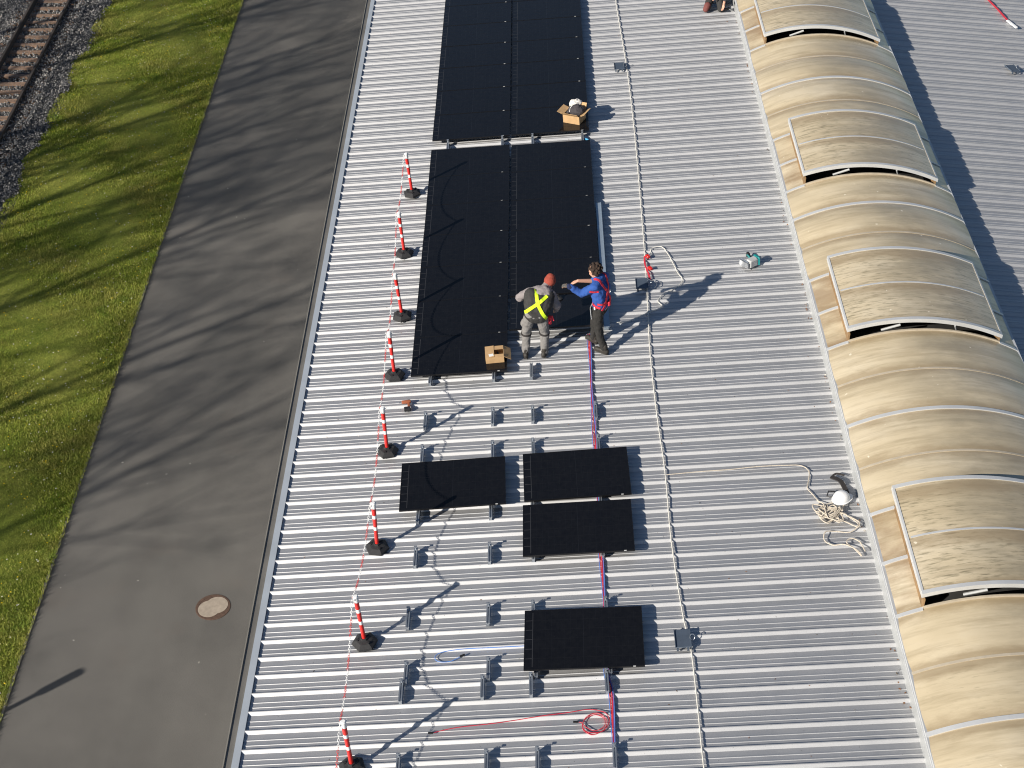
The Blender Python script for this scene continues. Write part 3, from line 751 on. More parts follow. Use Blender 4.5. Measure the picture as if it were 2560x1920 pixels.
# ------------------------------------------------------------------ cables and ropes
def rib_h(y):
    return float(np.interp((y - RIB0) % P, [q[0] for q in prof] + [P], [q[1] for q in prof] + [-.038]))
def rpath(pts, h=.012, n=10, drape=.0, wob=0.):
    """smooth path over roof coordinates; drape 0 = taut over rib tops, 1 = follows the valleys"""
    out = []
    for p in smooth_path([(q[0], q[1], q[2] if len(q) > 2 else 0) for q in pts], n):
        out.append(Rp(p.x + (random.uniform(-wob, wob) if wob else 0), p.y, h + p.z + drape * rib_h(p.y)))
    return out
cb = empty('cable_bundle', Rp(5.12, -20, 0)); tag(cb, 'bundle of red, blue and violet cables running over the ribs past the loose panels', 'cable bundle')
cps = [(5.13, -14.92), (5.12, -16.68), (5.125, -18.09), (5.12, -20.53), (5.125, -21.69), (5.10, -22.89), (5.15, -23.35), (5.14, -24.6), (5.13, -27.5)]
for nm, m, offs in (('red_cable', 'cab_r', (-.014, .0, .012)), ('violet_cable', 'cab_p', (.014, .022)), ('blue_cable', 'cab_b', (-.024, .02))):
    b = MB()
    for i, dx in enumerate(offs):
        ph = random.uniform(0, 6); pp = []
        for p in smooth_path([(x, y, 0) for x, y in cps], 14):
            pp.append(Rp(p.x + dx + .012 * math.sin(p.y * 2.3 + ph), p.y, .012 + .006 * (i % 2) + .5 * rib_h(p.y)))
        b.tube(pp, .0065, 5)
    o = b.build(nm, M[m], cb, True); o.location = -Rp(5.12, -20, 0)

def rope(name, pts, r, m, label, cat, h=.012, n=10, drape=0., wob=0., group=None):
    b = MB(); b.tube(rpath(pts, h, n, drape, wob), r, 6); return tag(b.build(name, m, smooth=True), label, cat, group)
life = [(6.30, 4.0), (6.31, -.8), (6.39, -4.65), (6.39, -7.93), (6.33, -11.63), (6.28, -13.6), (6.21, -15.57), (6.21, -17.39), (6.24, -18.8), (6.22, -20.39), (6.27, -21.94), (6.33, -22.56), (6.33, -23.73), (6.32, -24.65), (6.32, -28)]
rope('lifeline_rope', life, .011, M['rope'], 'long taut white safety rope running up the roof right of the panels', 'rope', .011, 6, .25)
rope('loose_rope', [(6.36, -12.62, .05), (6.43, -12.40), (6.46, -12.25), (6.66, -12.23), (6.77, -12.52), (6.84, -12.84), (6.90, -13.15), (6.97, -13.42), (6.80, -13.66), (6.55, -13.85), (6.46, -14.05), (6.55, -14.2)], .0085, M['rope'], 'white rope end looping out beside the red rope grab', 'rope', .012, 8, .35)
rope('knotted_rope', [(6.62, -14.15, .03), (6.45, -14.3), (6.30, -14.36), (6.10, -14.48), (5.86, -14.62), (5.66, -14.70, .05)], .009, M['rope'], 'white lanyard rope tied to the safety rope behind the blue worker', 'rope', .014, 8, .3)
rope('thin_line', [(6.26, -18.86), (6.8, -18.83), (7.3, -18.82), (7.77, -18.79), (8.2, -18.80), (8.44, -18.83), (8.54, -18.98), (8.50, -19.2), (8.46, -19.37), (8.52, -19.52), (8.60, -19.72)], .008, M['rope2'], 'thin beige line from the safety rope to the tangled rope heap', 'rope', .012, 8, .3)
# red rope grab
rg = empty('rope_grab', Rp(6.31, -12.9, 0)); tag(rg, 'red fall arrest device and red sling on the white safety rope', 'rope grab')
b = MB(); pts = rpath([(6.30, -12.55), (6.29, -12.8), (6.33, -13.1), (6.36, -13.35)], .02, 6); b.ribbon(pts, [Vector((-ST, 0, CT))] * len(pts), .03, .008); o = b.build('sling', M['strap_r'], rg); o.location = -Rp(6.31, -12.9, 0)
b = MB()
for (x, y) in ((6.36, -12.57), (6.38, -12.98)): b.box(-.035, .035, -.05, .05, 0, .04, 0, Matrix.Translation(Rp(x, y, .015)) @ Matrix.Rotation(.5, 4, 'Z'), bev=.012)
o = b.build('device_body', M['red'], rg); o.location = -Rp(6.31, -12.9, 0)
b = MB(); b.tube(rpath([(6.37, -13.4, .02), (6.44, -13.46, .05), (6.47, -13.58, .04), (6.42, -13.64, .02)], .01, 6), .007, 5); o = b.build('karabiner', M['steel'], rg); o.location = -Rp(6.31, -12.9, 0)

# roof anchors
def make_anchor():
    r = empty('roof_anchor', (0, 0, 0))
    b = MB(); b.box(-.115, .115, -.17, .17, .05, .058, bev=.008); b.box(-.118, -.110, -.17, .17, .045, .075); b.box(.108, .118, -.168, .168, .045, .072); b.build('plate', M['plate'], r)
    for fx, fy in ((-.10, -.19), (.05, -.19), (-.10, .16), (.05, .16)): b = MB(); b.box(fx, fx + .03, fy, fy + .02, 0, .05); b.build('foot', M['plate'], r)
    b = MB(); ring = [(.14 + .035 * math.cos(q), .0 + .03 * math.sin(q), .075 + .03 * math.sin(q)) for q in np.linspace(0, 6.1, 12)]; b.tube(ring, .007, 5); b.build('eyelet', M['steel'], r)
    return r
anc = make_anchor()
for i, (x, y, lab) in enumerate([(6.19, -13.50, 'blue-grey square anchor plate beside the blue worker, under the red sling'), (6.225, -22.42, 'blue-grey square anchor plate right of the nearest solar panel'), (6.21, -4.55, 'blue-grey square anchor plate right of the far array, farthest up the rope')]):
    o = anc if i == 0 else dup(anc); place(o, x, y, .0); tag(o, lab, 'roof anchor', 'roof anchors of the safety rope')
o = dup(anc); xr = 15.45; o.location = (xr, -4.63, H + (2 * RIDGE - xr) * math.tan(TH)); o.rotation_euler = (0, TH, .25); tag(o, 'blue-grey anchor plate on the slope beyond the rooflight', 'roof anchor', 'roof anchors of the safety rope')
# cable run on the far slope
cr_ = empty('cable_run', (15.9, -1.9, H + .5)); tag(cr_, 'red and white cable run on the slope beyond the rooflight', 'cable bundle')
zf = lambda x: (2 * RIDGE - x) * math.tan(TH) - .5 + .02
b = MB()
for d in (-.02, .0, .02): b.tube([(x - 15.9 + d, y + 1.9, zf(x) + .01) for x, y in ((15.55, 1.5), (15.75, -.3), (15.95, -1.3), (16.04, -1.9))], .008, 5)
b.build('red_cable', M['cab_r'], cr_)
b = MB(); b.box(-.03, .03, -.22, .22, 0, .03, 0, Matrix.Translation((.20, -.2, zf(16.1))) @ Matrix.Rotation(.3, 4, 'Z'), bev=.008); b.build('white_end', M['white'], cr_)

# tangled rope heap and helmet
rp = []
R2 = random.Random(5)
heap = [(8.56, -19.70), (8.70, -19.86), (8.48, -19.80), (8.52, -19.98), (8.72, -19.88), (8.86, -20.02), (8.66, -20.16), (8.54, -20.05), (8.62, -19.85), (8.85, -19.75), (8.98, -19.55), (9.06, -19.60), (8.95, -19.85), (8.78, -20.08), (8.66, -20.22), (8.56, -20.12), (8.60, -19.95), (8.80, -20.10), (8.95, -20.22), (9.08, -20.36), (9.12, -20.24), (8.98, -20.06), (8.84, -19.95), (9.02, -20.12), (9.10, -20.30), (8.95, -20.42), (8.74, -20.38), (8.58, -20.42), (8.54, -20.56), (8.64, -20.68), (8.82, -20.72), (8.98, -20.84), (9.04, -20.95), (8.94, -20.80), (8.86, -20.66), (8.94, -20.58), (9.06, -20.64), (9.10, -20.88)]
heap = [(x, y + .0, .018 + .05 * R2.random()) for x, y in heap]
b = MB(); b.tube([Rp(p.x, p.y, p.z + .2 * rib_h(p.y)) for p in smooth_path(heap, 9)], .0095, 6)
h2 = [(8.72 + .24 * math.cos(t * 1.9 + .4) * R2.uniform(.4, 1.1), -20.0 + .22 * math.sin(t * 2.3) * R2.uniform(.3, 1.2), .02 + .07 * R2.random()) for t in range(26)]
b.tube([Rp(*p) for p in smooth_path(h2, 7)], .0095, 6)
tag(b.build('rope_heap', M['rope2'], smooth=True), 'tangled heap of beige rope against the rooflight curb', 'rope')
hm = roof_empty('safety_helmet', 8.93, -19.72, .03, .35); tag(hm, 'white safety helmet lying on the tangled rope', 'helmet')
b = MB(); pf = [(.145, .03), (.14, .06), (.132, .10), (.112, .14), (.08, .168), (.04, .183), (.004, .188)]
b.lathe(pf, 24, 0, Matrix.Diagonal((1.0, .86, .92, 1))); b.build('shell', M['white'], hm, True)
b = MB(); pts = [((.152 + (.05 * max(0, math.cos(a)) ** 2)) * math.cos(a), .86 * .152 * math.sin(a)) for a in np.linspace(0, 2 * math.pi, 30)[:-1]]; b.prism(pts, .022, .034); b.build('brim', M['white'], hm)
b = MB(); b.tube([(-.1, .08, .03), (-.16, .16, .02), (-.1, .22, .05), (.0, .2, .02)], .012, 5); b.build('chin_strap', M['black'], hm)
b = MB(); b.ribbon(rpath([(8.86, -19.18, .03), (8.98, -19.30, .05), (9.03, -19.45, .03), (9.05, -19.6, .03)], .0, 5), [Vector((0, 0, 1))] * 16, .075, .02); b.tube(rpath([(8.86, -19.18, .03), (8.95, -19.12, .05), (9.08, -19.15, .03)], .0, 5), .016, 6)
tag(b.build('harness_strap', M['strap_k']), 'crumpled black strap behind the white helmet', 'strap')

# loose cables
lc = empty('red_cable_coil', Rp(4.9, -23.8, 0)); tag(lc, 'thin red cable coiled beside the cable bundle with a tail to the left', 'cable')
pts = [(2.66, -23.85), (3.0, -23.78), (3.5, -23.74), (4.0, -23.68), (4.5, -23.62), (4.85, -23.58), (5.06, -23.66), (5.10, -23.82), (5.0, -23.97), (4.82, -23.98), (4.73, -23.86), (4.80, -23.70), (4.96, -23.66), (5.07, -23.78), (5.02, -23.94), (4.86, -24.02), (4.74, -23.92), (4.76, -23.76), (4.9, -23.68), (5.03, -23.74), (5.03, -23.88), (4.9, -23.95), (4.78, -23.88), (4.72, -23.8), (4.66, -23.79)]
b = MB(); b.tube(rpath(pts, .01, 8, .25), .006, 5); o = b.build('cable', M['cab_r'], lc, True); o.location = -Rp(4.9, -23.8, 0)
b = MB()
for x, y in ((2.63, -23.86), (4.64, -23.79)): b.box(-.035, .035, -.012, .012, 0, .02, 0, Matrix.Translation(Rp(x, y, .0)))
o = b.build('connector', M['cab_k'], lc); o.location = -Rp(4.9, -23.8, 0)
lc = empty('blue_cable_loop', Rp(2.9, -22.45, 0)); tag(lc, 'thin blue cable looped beside the doubled rails and running under the nearest panel', 'cable')
b = MB(); b.tube(rpath([(3.95, -22.36), (3.5, -22.36), (3.0, -22.36), (2.72, -22.40), (2.63, -22.48), (2.68, -22.57), (2.85, -22.58), (3.0, -22.50)], .01, 8, .3), .006, 5); o = b.build('cable', M['cab_b'], lc, True); o.location = -Rp(2.9, -22.45, 0)
b = MB(); b.box(-.04, .04, -.012, .012, 0, .02, 0, Matrix.Translation(Rp(3.03, -22.49, .0)) @ Matrix.Rotation(.5, 4, 'Z')); o = b.build('connector', M['cab_k'], lc); o.location = -Rp(2.9, -22.45, 0)
# dark lap line marks where the sheets overlap? (none: the line in the photo is the chain's shadow)

# ------------------------------------------------------------------ tools
pt = roof_empty('power_tool', 8.30, -13.05, .0, math.radians(35)); tag(pt, 'grey and teal cordless saw lying on the ribs right of the safety rope', 'power tool')
b = MB(); b.box(-.10, .10, -.11, .02, .02, .17, bev=.02); b.build('motor_housing', M['grey_pl'], pt)
b = MB(); b.box(.10, .145, -.13, .05, .01, .18, bev=.02); b.tube([(.02, .02, .12), (.03, .1, .15), (.06, .16, .12)], .02, 6); b.build('grip', M['teal'], pt)
b = MB(); b.box(-.15, .14, .05, .12, .0, .03); b.box(-.155, -.12, -.1, .14, .02, .13); b.tube([(-.13, -.08, .15), (-.13, .12, .15)], .012, 6); b.build('base_plate', M['steel'], pt)
b = MB(); b.tube([(.05, .10, .10), (.12, .20, .12), (.16, .24, .10), (.13, .14, .06)], .014, 6); b.box(.10, .16, .2, .25, .03, .12, bev=.01); b.build('handle', M['black'], pt)
dr = roof_empty('cordless_drill', 1.88, -16.72, .0, math.radians(5)); tag(dr, 'orange and black cordless drill lying by the chain post', 'drill')
b = MB(); b.lathe([(.022, -.09), (.033, -.08), (.035, .05), (.024, .07)], 12, 0, Matrix.Translation((0, .10, .04)) @ Matrix.Rotation(math.pi / 2, 4, 'Y')); b.build('motor_housing', M['orange'], dr, True)
b = MB(); b.box(.01, .05, -.06, .08, .01, .05, 0, bev=.01); b.build('grip', M['orange'], dr)
b = MB(); b.box(-.055, .06, -.13, -.055, .0, .065, bev=.01); b.build('battery', M['black'], dr)
b = MB(); b.tube([(-.09, .10, .04), (-.135, .10, .04)], .016, 8); b.tube([(-.135, .10, .04), (-.20, .10, .035)], .005, 6); b.build('chuck', M['steel'], dr)

# ------------------------------------------------------------------ cardboard boxes
def flap(b, a, c, length, ang, up_, out, mi=0, th=.006):
    a, c = Vector(a), Vector(c); d = Vector(out) * math.cos(ang) + Vector(up_) * math.sin(ang); n = (c - a).cross(d).normalized() * th
    vs = [a, c, c + d * length, a + d * length]; vs += [q + n for q in vs]
    b.add(vs, [(3, 2, 1, 0), (4, 5, 6, 7), (0, 1, 5, 4), (1, 2, 6, 5), (2, 3, 7, 6), (3, 0, 4, 7)], mi)
def carton(r, w, d, h):
    b = MB(); t = .006
    b.box(-w, w, -d, -d + t, 0, h); b.box(-w, w, d - t, d, 0, h); b.box(-w, -w + t, -d + t, d - t, 0, h); b.box(w - t, w, -d + t, d - t, 0, h); b.box(-w + t, w - t, -d + t, d - t, .002, .008)
    return b.build('carton', M['card'], r)
hz = HPAN + PT
b1 = roof_empty('cardboard_box', 5.09, -7.14, hz, math.radians(-27)); tag(b1, 'open cardboard box stuffed with a dark jacket on the far array', 'cardboard box', 'cardboard boxes')
carton(b1, .20, .17, .20)
b = MB(); U = (0, 0, 1)
flap(b, (-.2, .17, .2), (-.2, -.17, .2), .15, .35, U, (-1, 0, 0)); flap(b, (.2, -.17, .2), (.2, .17, .2), .15, .5, U, (1, 0, 0)); flap(b, (-.2, -.17, .2), (.2, -.17, .2), .14, .75, U, (0, -1, 0)); flap(b, (.2, .17, .2), (-.2, .17, .2), .16, 1.0, U, (0, 1, 0))
b.build('flap', M['card'], b1)
b2 = roof_empty('cardboard_box', 3.42, -15.62, hz, math.radians(3)); tag(b2, 'half open cardboard box by the grey worker on the middle array', 'cardboard box', 'cardboard boxes')
carton(b2, .165, .165, .13)
b = MB(); flap(b, (-.165, .165, .13), (-.165, -.165, .13), .16, 0.05, U, (1, 0, 0)); flap(b, (-.0, .165, .132), (.165, .165, .132), .11, 0.05, U, (0, -1, 0)); flap(b, (.165, -.165, .13), (.165, .165, .13), .15, -.55, U, (1, 0, 0)); flap(b, (-.0, -.165, .132), (.165, -.165, .132), .07, 0.05, U, (0, 1, 0))
b.build('flap', M['card'], b2)
b = MB(); b.box(-.12, -.04, -.13, -.06, .141, .144, 0, Matrix.Rotation(.2, 4, 'Z')); b.build('paper', M['white'], b2)
b = MB()
for i in range(9): b.box(-.02, .02, -.02, .02, 0, .03, 0, Matrix.Translation((.03 + random.uniform(0, .1), random.uniform(-.1, .1), .02 + random.uniform(0, .05))) @ Matrix.Rotation(random.uniform(0, 3), 4, 'X'), bev=.004)
b.build('clamp_parts', M['black'], b2)

# ------------------------------------------------------------------ soft shapes: capsules fused by a voxel remesh
def capsule(b, p0, p1, r0, r1, sq=1., seg=14):
    p0, p1 = Vector(p0), Vector(p1); t = (p1 - p0); L = t.length; t = t / L if L > 1e-6 else Vector((0, 0, 1))
    u = Vector((1, 0, 0)) - t * t.x; u = u.normalized() if u.length > .2 else t.orthogonal().normalized(); w = t.cross(u)
    st = []
    for k in range(5): a = -math.pi / 2 + k * math.pi / 8; st.append((r0 * math.sin(a), max(r0 * math.cos(a), .0005)))
    for k in range(5): a = k * math.pi / 8; st.append((L + r1 * math.sin(a), max(r1 * math.cos(a), .0005)))
    vs = []
    for z, r in st:
        for i in range(seg): q = 2 * math.pi * i / seg; vs.append(p0 + t * z + u * (math.cos(q) * r) + w * (math.sin(q) * r * sq))
    fs = [tuple(range(seg))[::-1], tuple(range(9 * seg, 10 * seg))] + [(k * seg + i, k * seg + (i + 1) % seg, (k + 1) * seg + (i + 1) % seg, (k + 1) * seg + i) for k in range(9) for i in range(seg)]
    b.add(vs, fs)
def ball(b, c, r, sc_=(1, 1, 1), seg=14):
    vs = []; n = 9
    for k in range(n + 1):
        a = -math.pi / 2 + math.pi * k / n
        for i in range(seg): q = 2 * math.pi * i / seg; vs.append((c[0] + sc_[0] * r * max(math.cos(a), .002) * math.cos(q), c[1] + sc_[1] * r * max(math.cos(a), .002) * math.sin(q), c[2] + sc_[2] * r * math.sin(a)))
    b.add(vs, [tuple(range(seg))[::-1], tuple(range(n * seg, (n + 1) * seg))] + [(k * seg + i, k * seg + (i + 1) % seg, (k + 1) * seg + (i + 1) % seg, (k + 1) * seg + i) for k in range(n) for i in range(seg)])
def fuse(b, name, m, parent, vox=.012, it=3, wr=0., wsc=9.):
    me = bpy.data.meshes.new('tmp'); me.from_pydata(b.v, [], b.f); me.update(); o = bpy.data.objects.new('tmp', me); COL.objects.link(o)
    rm = o.modifiers.new('r', 'REMESH'); rm.mode = 'VOXEL'; rm.voxel_size = vox; rm.use_smooth_shade = True
    if it: sm = o.modifiers.new('s', 'SMOOTH'); sm.iterations = it; sm.factor = .5
    if wr:
        tx = bpy.data.textures.new('w', 'CLOUDS'); tx.noise_scale = 1. / wsc; d = o.modifiers.new('d', 'DISPLACE'); d.texture = tx; d.strength = wr; d.mid_level = .5
    dg = bpy.context.evaluated_depsgraph_get(); dg.update(); new = bpy.data.meshes.new_from_object(o.evaluated_get(dg)); bpy.data.objects.remove(o)
    new.name = name; new.materials.clear(); new.materials.append(m); new.polygons.foreach_set('use_smooth', [True] * len(new.polygons))
    return link(name, new, parent)
jk = roof_empty('jacket', 5.11, -7.12, hz, math.radians(-27)); tag(jk, 'dark jacket bundled into the open cardboard box', 'jacket')
b = MB(); ball(b, (.06, -.01, .24), .165, (1.1, .95, .85)); ball(b, (-.10, .03, .2), .09); capsule(b, (-.14, -.06, .2), (-.02, .1, .27), .05, .05); ball(b, (.03, .0, .12), .13)
fuse(b, 'cloth', M['jacket'], jk, .012, 2, .05, 10)
bv = BVHTree.FromObject(jk.children[0], bpy.context.evaluated_depsgraph_get())
def strap_on(bv, pts, dirn, width, th, b, n=8, off=.004, mi=0):
    dirn = Vector(dirn).normalized(); P_, N_ = [], []
    for p in smooth_path(pts, n):
        hit = bv.ray_cast(p - dirn * 2, dirn)
        if hit[0] is None: continue
        N_.append(hit[1]); P_.append(hit[0] + hit[1] * off)
    if len(P_) > 2:
        k = len(P_); Ns = [sum((N_[max(0, min(k - 1, i + j))] for j in (-2, -1, 0, 1, 2)), Vector()).normalized() for i in range(k)]
        b.ribbon(P_, Ns, width, th, mi)
b = MB(); strap_on(bv, [(-.09, -.09, 1), (-.02, .02, 1), (.0, .10, 1)], (0, 0, -1), .025, .004, b); b.build('white_stripe', M['white'], jk)
pb = roof_empty('plastic_bag', 5.14, -6.94, hz, .2); tag(pb, 'crumpled white plastic bag sticking out behind the dark jacket', 'plastic bag')
b = MB(); ball(b, (0, 0, .24), .15, (1.05, .8, 1.1)); ball(b, (.07, .03, .26), .08); ball(b, (-.05, .02, .30), .07); ball(b, (0, 0, .1), .08)
fuse(b, 'film', M['bag'], pb, .012, 1, .09, 14)
wb = roof_empty('water_bottle', 5.28, -7.80, .01, .5); tag(wb, 'small light blue bottle in the gap between the two arrays', 'bottle')
b = MB(); b.lathe([(.03, 0), (.036, .01), (.036, .15), (.018, .185), (.015, .2)], 12, 0, Matrix.Rotation(1.35, 4, 'X')); b.build('body', M['water'], wb, True)
b = MB(); b.lathe([(.018, .2), (.018, .225)], 10, 0, Matrix.Rotation(1.35, 4, 'X')); b.build('cap', M['red'], wb)

# ------------------------------------------------------------------ people
def lerp(a, c, t): return tuple(a[i] + (c[i] - a[i]) * t for i in range(3))
def hand(b, wrist, d, palm_n, curl=.6, s=1.):
    """palm and five fingers grown from the wrist along d; palm_n = palm normal"""
    w, d, n = Vector(wrist), Vector(d).normalized(), Vector(palm_n).normalized(); sd = d.cross(n).normalized()
    capsule(b, w, w + d * .045 * s, .026 * s, .034 * s, .6); capsule(b, w + d * .03 * s + sd * .018, w + d * .085 * s + sd * .024, .018, .016); capsule(b, w + d * .03 * s - sd * .018, w + d * .082 * s - sd * .024, .018, .015)
    for k, (o_, L) in enumerate(((-.030, .062), (-.010, .074), (.011, .070), (.030, .055))):
        p = w + d * .088 * s + sd * o_; q = p + (d * math.cos(curl * .5) + n * math.sin(curl * .5)) * L * .55; r_ = q + (d * math.cos(curl * 1.5) + n * math.sin(curl * 1.5)) * L * .5
        capsule(b, p, q, .0095, .009); capsule(b, q, r_, .009, .0075)
    p = w + d * .03 * s - sd * .03; q = p + (d * .7 - sd * .6 + n * .3) * .04; capsule(b, p, q, .012, .010); capsule(b, q, q + (d * .9 + n * .5) * .03, .010, .008)
def head(b, c, fwd, upv, s=1.):
    c, f, u = Vector(c), Vector(fwd).normalized(), Vector(upv).normalized(); r = f.cross(u).normalized(); u = r.cross(f)
    P_ = lambda x, y, z: c + r * x * s + f * y * s + u * z * s
    capsule(b, P_(0, -.018, .03), P_(0, .02, .035), .088 * s, .082 * s); capsule(b, P_(0, .03, -.01), P_(0, .055, -.075), .068 * s, .042 * s)
    capsule(b, P_(0, .098, .01), P_(0, .112, -.03), .010 * s, .016 * s)                        # nose
    for sx in (-1, 1):
        capsule(b, P_(sx * .086, -.005, .005), P_(sx * .09, -.012, -.03), .014 * s, .011 * s)  # ears
        ball(b, P_(sx * .032, .088, .012), .014 * s); capsule(b, P_(sx * .012, .1, .03), P_(sx * .045, .088, .032), .009 * s, .008 * s)
    capsule(b, P_(-.022, .098, -.058), P_(.022, .098, -.058), .009 * s, .009 * s)
    return P_
def limbs(b, chain_, radii, sq=1.):
    for i in range(len(chain_) - 1): capsule(b, chain_[i], chain_[i + 1], radii[i], radii[i + 1], sq)
def shoe(p, toe, parent, m, tilt=0.):
    b = MB(); p = Vector(p); d = Vector((toe[0], toe[1], 0)).normalized()
    capsule(b, p - d * .06 + Vector((0, 0, .05)), p + d * .14 + Vector((0, 0, .04)), .048, .042); capsule(b, p + d * .05 + Vector((0, 0, .05)), p + d * .17 + Vector((0, 0, .032)), .046, .034); capsule(b, p - d * .03 + Vector((0, 0, .06)), p - d * .02 + Vector((0, 0, .15)), .05, .052)
    b.box(-.045, .045, -.10, .20, 0, .022, 0, Matrix.Translation(p) @ Matrix.Rotation(math.atan2(d.y, d.x) - math.pi / 2, 4, 'Z'), bev=.02)
    return fuse(b, 'boot', m, parent, .010, 2)

# --- worker in grey, seen from behind
gx = Rp(4.13, -15.45, 0)
gw = empty('person', gx); tag(gw, 'worker in grey trousers, black vest and rust beanie with yellow cross straps on the back', 'person')
fl, fr_ = (-.165, .0, -.02), (.175, -.02, .015); kl, kr = (-.155, .05, .50), (.170, .05, .51); hl, hr = (-.095, -.03, .92), (.105, -.03, .92)
shl, shr = (-.125, .20, 1.25), (.29, .18, 1.21); ell, elr = (-.28, .28, 1.07), (.39, .14, 1.00); wrl, wrr = (-.14, .50, .96), (.38, .28, .82)
ch, nk, hd = (.07, .14, 1.15), (.17, .25, 1.28), (.25, .34, 1.36)
b = MB()
limbs(b, [fl[:2] + (.06,), kl, hl], [.04, .055, .07]); limbs(b, [fr_[:2] + (.08,), kr, hr], [.04, .055, .07]); limbs(b, [(0, .0, .93), (.03, .04, 1.04), ch, nk], [.09, .09, .11, .06])
limbs(b, [shl, ell, wrl], [.05, .042, .03]); limbs(b, [shr, elr, wrr], [.05, .042, .03]); limbs(b, [nk, hd], [.055, .055]); limbs(b, [shl, nk, shr], [.06, .06, .06])
head(b, hd, (.35, .75, -.55), (.2, .5, .8)); hand(b, wrl, (.3, .8, -.5), (.2, -.3, -.9)); hand(b, wrr, (-.1, .6, -.7), (-.7, .3, 0))
fuse(b, 'body', M['skin'], gw, .009, 2)
b = MB()
limbs(b, [(fl[0], fl[1], .10), (fl[0] + .01, .02, .30), kl, (-.12, .0, .78), (-.07, -.03, .93)], [.072, .078, .088, .108, .12]); limbs(b, [(fr_[0], fr_[1], .12), (fr_[0], .02, .30), kr, (.135, .0, .78), (.085, -.03, .93)], [.072, .078, .088, .108, .12])
limbs(b, [(-.05, -.03, .92), (.06, -.03, .92)], [.125, .125]); ball(b, (-.22, .02, .70), .06, (.6, 1, 1.4))
tro = fuse(b, 'trousers', M['trous'], gw, .012, 2, .034, 10)
b = MB(); limbs(b, [shl, ell, wrl], [.082, .072, .055]); limbs(b, [shr, elr, wrr], [.082, .072, .055]); limbs(b, [shl, nk, shr], [.08, .085, .08])
ball(b, (.15, .17, 1.30), .115, (1.25, .8, .75)); ball(b, (.20, .12, 1.25), .08, (1.2, .8, .8)); ball(b, (.08, .13, 1.27), .085); limbs(b, [nk, lerp(nk, hd, .35)], [.10, .09])
fuse(b, 'hooded_sweater', M['hood'], gw, .012, 2, .045, 9)
b = MB(); limbs(b, [(-.04, -.02, .90), (-.04, .01, 1.0), (-.04, .08, 1.11), (-.07, .15, 1.22)], [.14, .15, .17, .135]); limbs(b, [(.09, -.02, .90), (.10, .01, 1.0), (.16, .08, 1.11), (.22, .15, 1.19)], [.14, .15, .17, .135]); limbs(b, [(.03, -.01, .9), (.07, .08, 1.12)], [.155, .185])
ve = fuse(b, 'vest', M['vest'], gw, .012, 2, .018, 8)
b = MB(); P_ = head(MB(), hd, (.35, .75, -.55), (.2, .5, .8)); u_ = Vector((.2, .5, .8)).normalized(); c_ = Vector(hd) + u_ * .045 - Vector((.0, .02, 0))
ball(b, c_, .108, (1, 1.05, .95)); ball(b, c_ + u_ * .05, .085); fuse(b, 'beanie', M['beanie'], gw, .010, 2, .006, 30)
for nm_, p, q in (('boot', fl, (-.1, 1)), ('boot', fr_, (.25, 1))): shoe(p, q, gw, M['boot'])
dg_ = bpy.context.evaluated_depsgraph_get(); bv = BVHTree.FromObject(ve, dg_); bt = BVHTree.FromObject(tro, dg_)
b = MB(); D_ = (0, 1, -.45)
strap_on(bv, [(.01, -.1, 1.44), (.025, -.1, 1.32), (.04, -.1, 1.20)], D_, .06, .005, b); strap_on(bv, [(.21, -.1, 1.34), (.12, -.1, 1.27), (.04, -.1, 1.20), (-.09, -.1, 1.10), (-.18, -.1, 1.01)], D_, .06, .007, b)
strap_on(bv, [(.04, -.1, 1.20), (.09, -.1, 1.08), (.14, -.1, .98), (.20, -.1, .89)], D_, .06, .006, b)
b.build('harness', M['hivis'], gw)
b = MB()
for kx, sx, in ((kl, -1), (kr, 1)): b.lathe([(.092, -.018), (.098, -.018), (.098, .018), (.092, .018)], 20, 0, Matrix.Translation((kx[0], kx[1] - .005, kx[2] - .04)), caps=False)
strap_on(bt, [(-.19, -.1, .95), (-.10, -.1, .86), (.0, -.1, .82)], (0, 1, -.2), .03, .006, b); strap_on(bt, [(.0, -.1, .82), (.10, -.1, .84), (.2, -.1, .93)], (0, 1, -.2), .03, .006, b)
b.build('leg_strap', M['strap_k'], gw)
b = MB(); b.box(.20, .30, -.02, .06, .70, .86, bev=.02); b.tube([(.22, -.03, .84), (.25, -.04, .74), (.28, -.03, .80)], .014, 6); b.tube([(.30, .0, .88), (.33, -.01, .78)], .013, 6); b.build('tool_pouch', M['strap_r'], gw)
# --- worker in blue
bx_ = Rp(5.30, -15.34, 0)
bw = empty('person', bx_, (0, 0, math.radians(58))); tag(bw, 'curly haired worker in blue sweater with red harness, stretching an arm over the panel', 'person')
fl, fr_ = (-.10, -.15, 0), (.09, .16, 0); kl, kr = (-.10, -.02, .50), (.09, .16, .50); hl, hr = (-.095, .0, .93), (.095, .01, .93)
shl, shr = (-.19, .03, 1.43), (.185, .05, 1.43); ell, wrl = (-.26, .25, 1.25), (-.37, .45, 1.40); elr, wrr = (.20, .27, 1.24), (-.02, .47, 1.30)
nk, hd = (0, .07, 1.49), (.01, .15, 1.605)
b = MB(); limbs(b, [fl[:2] + (.08,), kl, hl], [.04, .055, .08]); limbs(b, [fr_[:2] + (.08,), kr, hr], [.04, .055, .08]); limbs(b, [(0, 0, .95), (0, .02, 1.1), (0, .03, 1.3), nk], [.13, .12, .13, .06])
limbs(b, [shl, ell, wrl], [.05, .042, .03]); limbs(b, [shr, elr, wrr], [.05, .042, .03]); limbs(b, [nk, hd], [.055, .055]); limbs(b, [shl, nk, shr], [.06, .06, .06])
head(b, hd, (-.25, .85, -.40), (0, .4, .9)); hand(b, wrl, (-.2, .9, -.1), (.3, 0, -.9), 1.1); hand(b, wrr, (-.5, .7, -.4), (0, 0, -1))
fuse(b, 'body', M['skin'], bw, .009, 2)
